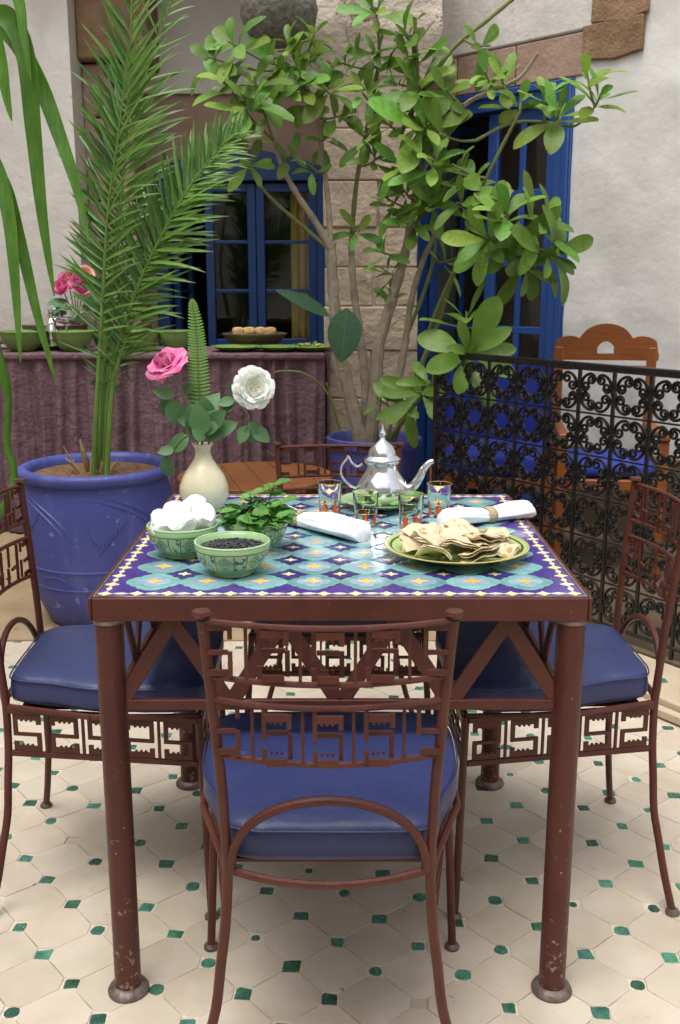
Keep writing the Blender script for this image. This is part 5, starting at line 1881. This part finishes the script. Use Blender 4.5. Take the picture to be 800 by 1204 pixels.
for k, (px, w_, Y, lab) in enumerate(((278, .13, 5.16, 'flat green plate on the buffet under the open casement'), (328, .125, 5.15, 'flat green plate on the buffet between two others'),
                                      (366, .12, 5.16, 'flat green plate on the buffet nearest the column, heaped with salad'), (58, .20, 5.36, 'wide green platter behind the bowls on the buffet'))):
    p = on_buffet(px, Y)
    t = thing('buffet_plate', lab, 'plate', p, 0, 'flat green plates on the buffet')
    MB().lathe([(w_ * .55, 0), (w_ * .6, .004), (w_ * .85, .014), (w_, .024), (w_ * .98, .026), (w_ * .8, .018), (w_ * .5, .008), (0, .007)], 40).build('plate_body', M['buffet_green'], t, ang=50)
p = on_buffet(366, 5.16) + Vector((0, 0, .010))
sal = thing('salad_heap', 'low heap of chopped salad on the plate nearest the column', 'salad', p)
for k in range(26):
    a, r_ = rng.uniform(0, 6.3), .075 * math.sqrt(rng.random())
    link('salad_leaf', mint_me[k % 4], sal, frame_mtx((r_ * math.cos(a), r_ * math.sin(a), .008 + .016 * (1 - r_ / .08)), (rng.uniform(-1, 1), rng.uniform(-1, 1), .3), (0, -.4, 1)))
for k in range(6):
    a, r_ = k * 1.1, .045
    lump(rng, .012, .012, .008, 1).build('carrot_piece', M['z_gold'], sal).location = (r_ * math.cos(a), r_ * math.sin(a), .022)
# wicker basket of bread in the window
p = on_buffet(300, 5.42)
bk = thing('bread_basket', 'dark wicker basket of bread rolls in front of the window', 'basket', p)
MB().lathe([(.10, 0), (.11, .004), (.15, .045), (.172, .075), (.168, .078), (.14, .045), (.1, .012), (0, .010)], 40).build('basket_body', M['basket'], bk, ang=50)
for k in range(4):
    MB().tube([((.115 + .016 * k) * math.cos(2 * math.pi * q / 40), (.115 + .016 * k) * math.sin(2 * math.pi * q / 40), .010 + .020 * k) for q in range(41)], .006, 6).build('wicker_band', M['basket'], bk)
for k, (dx, lab) in enumerate(((-.085, 'round bread roll at the left end of the basket'), (-.03, 'round bread roll second from the left in the basket'), (.03, 'round bread roll in the basket right of its middle'), (.085, 'round bread roll at the basket end toward the column'))):
    o = lump(rng, .034, .045, .026, 3, .12).build('bread_roll', M['bread'], None)
    o.location = p + Vector((dx, rng.uniform(-.02, .02), .085))
    tag(o, lab, 'bread', 'bread rolls in the wicker basket')
# metal serving pot with lid and a small silver teapot in front of it
p = on_buffet(66, 5.42)
sv_ = thing('serving_pot', 'dark metal serving pot with domed lid on the buffet', 'pot', p)
MB().lathe([(.10, 0), (.105, .004), (.09, .03), (.10, .07), (.165, .085), (.17, .1215), (.138, .122), (.10, .1222)], 40).build('pot_body', M['basket'], sv_, ang=40)
ld = MB().lathe([(.141, .1225), (.14, .127), (.11, .145), (.06, .160), (.02, .166), (.006, .168), (0, .168)], 40).build('lid', M['chrome'], sv_, ang=40)
MB().tube([(-.03, 0, .165), (-.028, 0, .195), (0, 0, .205), (.028, 0, .195), (.03, 0, .165)], .006, 8).build('lid_handle', M['chrome'], ld)
p = on_buffet(62, 5.24)
st2 = thing('silver_pot', 'small silver coffee pot between the olive bowls on the buffet', 'pot', p)
MB().lathe([(.035, 0), (.045, .003), (.040, .010), (.028, .02), (.036, .05), (.040, .08), (.03, .11), (.022, .13), (.026, .14), (.012, .16), (.004, .165), (.008, .175), (0, .182)], 28).build('pot_body', M['chrome'], st2, ang=40)
MB().tube([(.036, 0, .05), (.065, 0, .075), (.08, 0, .12)], [.010, .008, .005], 8).build('spout', M['chrome'], st2)
MB().tube(smoothpath([(-.03, 0, .11), (-.06, 0, .10), (-.06, 0, .06), (-.036, 0, .05)], 4), .004, 6).build('handle', M['chrome'], st2)
p = on_buffet(10, 5.36)
br = lump(rng, .11, .09, .035, 3, .08).build('bread_loaf', M['bread'], None)
br.location = p + Vector((0, 0, .056))
br.rotation_euler = (0, 0, .4)
tag(br, 'round flat loaf leaning at the end of the buffet behind the strap leaves', 'bread')
# bouquet
p = on_buffet(92, 5.5)
bq = thing('flower_bouquet', 'bunch of pink and peach flowers in a clear vase on the buffet', 'flowers', p)
MB().lathe([(.045, 0), (.05, .005), (.04, .06), (.05, .13), (.052, .16), (.048, .16), (.04, .12), (0, .02)], 24).build('vase', M['bowl_in'], bq, ang=40)
for k, (px, py, Y, m_) in enumerate(((73, 338, 5.46, 'pink_petal'), (92, 332, 5.45, 'pink_petal'), (86, 326, 5.5, 'pale_petal'), (98, 338, 5.44, 'pink_petal'), (100, 324, 5.52, 'pale_petal'), (80, 330, 5.5, 'pink_petal'))):
    c = at(px, py, Y) - p
    MB().tube([(0, 0, .12), c * .6 + Vector((0, 0, .05)), c], .003, 5).build('stem', M['stem'], bq)
    bloom(bq, c, (.1 * (k - 2), -.8, .5), [(7, .055, 1.3, .3, .1, 0), (6, .045, 1.3, .7, 0, .4), (5, .032, 1.4, 1.1, 0, .2)], M[m_], seed=30 + k)
for k in range(16):
    a = rng.uniform(0, 6.3)
    link('leaf', rl_me[k % 4], bq, frame_mtx((.05 * math.cos(a), .05 * math.sin(a), rng.uniform(.14, .26)), (math.cos(a), math.sin(a) - .4, rng.uniform(-.3, .5)), (0, -.6, 1)) @ Matrix.Scale(rng.uniform(.08, .13), 4))

# ================================================================== WROUGHT-IRON RAILING
RA = math.atan2(RAIL_DIR.y, RAIL_DIR.x)
rail = thing('iron_railing', 'black wrought iron railing of close scrollwork', 'railing', RAIL_P + Vector((0, 0, .0585)), RA)
T0, T1 = -0.30, 1.24
CELLX, ZR0, NROW = 0.150, 0.045, 6
RH = 0.905
CELLZ = (RH - ZR0) / NROW
NCOL = int((T1 - T0) / CELLX)
MB().bx(T0 - .02, T1 + .02, -.011, .011, RH, RH + .026).build('top_rail', M['iron'], rail, bevel=.004)
MB().bx(T0, T1, -.006, .006, ZR0 - .012, ZR0).build('bottom_rail', M['iron'], rail, bevel=.003)
MB().bx(T1 - .004, T1 + .016, -.010, .010, -.0005, RH).build('end_post', M['iron'], rail, bevel=.003)
MB().bx(T0 - .016, T0 + .004, -.010, .010, -.0005, RH).build('end_post', M['iron'], rail, bevel=.003)
for k in range(1, NCOL + 1):
    x = T1 - k * CELLX
    MB().bx(x - .0052, x + .0052, -.0052, .0052, -.0005 if k % 4 == 0 else ZR0 - .005, RH + .005).build('upright', M['iron'], rail, smooth=False)
for r_ in range(1, NROW):
    zz = ZR0 + r_ * CELLZ
    MB().bx(T0, T1, -.0030, .0030, zz - .0030, zz + .0030).build('cross_bar', M['iron'], rail, smooth=False)


def scroll_mesh(name, seed):
    """a C-scroll hugging the lower-left corner of a cell of half size 1: both ends curl in at the sides' middles"""
    rr_ = random.Random(seed)
    r0 = .255
    pts = []
    half = []
    n_ = 15
    turns = 1.35 + rr_.uniform(-.12, .12)
    c = (-.60, -.275)
    for k in range(n_ + 1):
        t = k / n_
        a_ = math.pi - (1 - t) * turns * 2 * math.pi
        r_ = r0 * (.22 + .78 * t)
        half.append((c[0] + r_ * math.cos(a_), c[1] + r_ * math.sin(a_)))
    arc = []
    cx_, R_ = -.275, .58
    for k in range(1, 6):
        a_ = math.pi + (math.pi / 2) * k / 6
        arc.append((cx_ + R_ * math.cos(a_), cx_ + R_ * math.sin(a_)))
    other = [(z_, x) for x, z_ in reversed(half)]
    pl = half + arc + other
    H = CELLX / 2
    pts = [Vector((x * CELLX / 2 * .985, 0, z_ * CELLZ / 2 * .985)) for x, z_ in pl]
    nn = len(pts)
    return MB().tube(pts, [.0038 + .0015 * min(1, 3 * min(k, nn - 1 - k) / nn) for k in range(nn)], 6, flat=1.3).mesh(name, M['iron'], True, 60)


sc_me = [scroll_mesh('scroll', q) for q in range(3)]
rr = random.Random(6)
for k in range(NCOL):
    xc = T1 - (k + .5) * CELLX
    for r_ in range(NROW):
        zc = ZR0 + (r_ + .5) * CELLZ
        for q in range(4):
            sx_, sz_ = ((1, 1), (-1, 1), (-1, -1), (1, -1))[q]
            j = Matrix.Translation((rr.uniform(-.0015, .0015), rr.uniform(-.003, .003), rr.uniform(-.0015, .0015))) @ Matrix.Rotation(rr.uniform(-.04, .04), 4, 'Y')
            link('scroll', sc_me[rr.randrange(3)], rail, Matrix.Translation((xc, 0, zc)) @ j @ Matrix.Diagonal((sx_, 1, sz_, 1)))
        # collars binding the scrolls to the uprights
col_b = MB().bx(-.0085, .0085, -.007, .007, -.006, .006).mesh('collar', M['iron'], False)
for k in range(1, NCOL + 1):
    for r_ in range(NROW):
        link('collar', col_b, rail, Matrix.Translation((T1 - k * CELLX, 0, ZR0 + (r_ + .5) * CELLZ)))

# ================================================================== CARVED CHAIR AND BLUE ARMCHAIR BEHIND THE RAILING
def carved_chair(name, label, loc, rz, crest=True):
    t = thing(name, label, 'chair', loc, rz)
    W2 = .205
    for s_ in (-1, 1):
        MB().bx(s_ * W2 - .02, s_ * W2 + .02, -.02, .02, 0, .965).build('back_post', M['wood_orange'], t, bevel=.006)
        MB().bx(s_ * W2 - .02, s_ * W2 + .02, -.46, -.42, 0, .60).build('front_leg', M['wood_orange'], t, bevel=.006)
        MB().bx(s_ * W2 - .022, s_ * W2 + .022, -.47, -.02, .601, .63).build('armrest', M['wood_orange'], t, bevel=.008)
    # crest: three lobes with an arched hole
    top = []
    for k in range(37):
        x = lerp(-.232, .232, k / 36)
        z1_ = .985 + .085 * math.sqrt(max(0, 1 - (x / .115) ** 2)) if abs(x) < .115 else .985
        z2_ = .962 + .052 * math.sqrt(max(0, 1 - ((abs(x) - .160) / .072) ** 2)) if abs(abs(x) - .160) < .072 else .93
        top.append((x, max(z1_ if abs(x) < .115 else 0, z2_)))
    b = MB()
    for k in range(36):
        x0_, x1_ = top[k][0], top[k + 1][0]
        zb0 = .905
        zb1 = .905

        def hole(x):
            return .935 + .055 * math.sqrt(max(0, 1 - (x / .045) ** 2)) if abs(x) < .045 else None
        xm = (x0_ + x1_) / 2
        h_ = hole(xm)

        def slab_(za0, za1, zb0_, zb1_):
            vs = [(x0_, y_, z_) for y_ in (-.018, .018) for z_ in (za0, zb0_)] + [(x1_, y_, z_) for y_ in (-.018, .018) for z_ in (za1, zb1_)]
            b.addm(vs, [(0, 1, 3, 2), (4, 6, 7, 5), (0, 4, 5, 1), (2, 3, 7, 6), (0, 2, 6, 4), (1, 5, 7, 3)])
        if h_ is None:
            slab_(.905, .905, top[k][1], top[k + 1][1])
        else:
            slab_(.905, .905, .934, .934)
            slab_(hole(x0_) or .935, hole(x1_) or .935, top[k][1], top[k + 1][1])
    b.build('crest', M['wood_orange'], t, ang=25)
    MB().bx(-W2 + .021, W2 - .021, -.015, .015, .86, .88).build('back_slat', M['wood_orange'], t, bevel=.004)
    MB().bx(-W2 + .021, W2 - .021, -.44, .01, .38, .43).build('seat_rail', M['wood_orange'], t, bevel=.006)
    return t


RWn = Vector((-.729, -.685, 0))
c1p = at(712, 500, 4.42)
t = carved_chair('carved_chair', 'orange wooden armchair with scalloped crest behind the railing', (c1p.x - .01, 4.45, 0.0585), R(-8))
t.scale = (.97, 1, .955)
cu = MB().bx(-.19, .19, -.43, -.03, .432, .50).build('seat_cushion', M['navycloth'], t, bevel=.03, seg=4)
c2p = at(590, 500, 4.50)
t = thing('blue_armchair', 'royal blue upholstered wooden armchair below the glazed door', 'chair', (c2p.x + .02, 4.62, 0.0585), R(-14))
for s_ in (-1, 1):
    MB().bx(s_ * .235 - .02, s_ * .235 + .02, -.02, .02, 0, .80).build('back_post', M['wood_orange'], t, bevel=.006)
    MB().bx(s_ * .235 - .02, s_ * .235 + .02, -.5, -.46, 0, .46).build('front_leg', M['wood_orange'], t, bevel=.006)
MB().bx(-.255, .255, -.052, .03, .46, .86).build('back_pad', M['navycloth'], t, bevel=.03, seg=4)
MB().bx(-.21, .21, -.49, -.055, .40, .50).build('seat_cushion', M['navycloth'], t, bevel=.03, seg=4)
MB().bx(-.212, .212, -.48, -.021, .34, .398).build('seat_rail', M['wood_orange'], t, bevel=.006)
MB().bx(-.212, .212, -.478, -.44, .12, .16).build('stretcher', M['wood_orange'], t, bevel=.006)
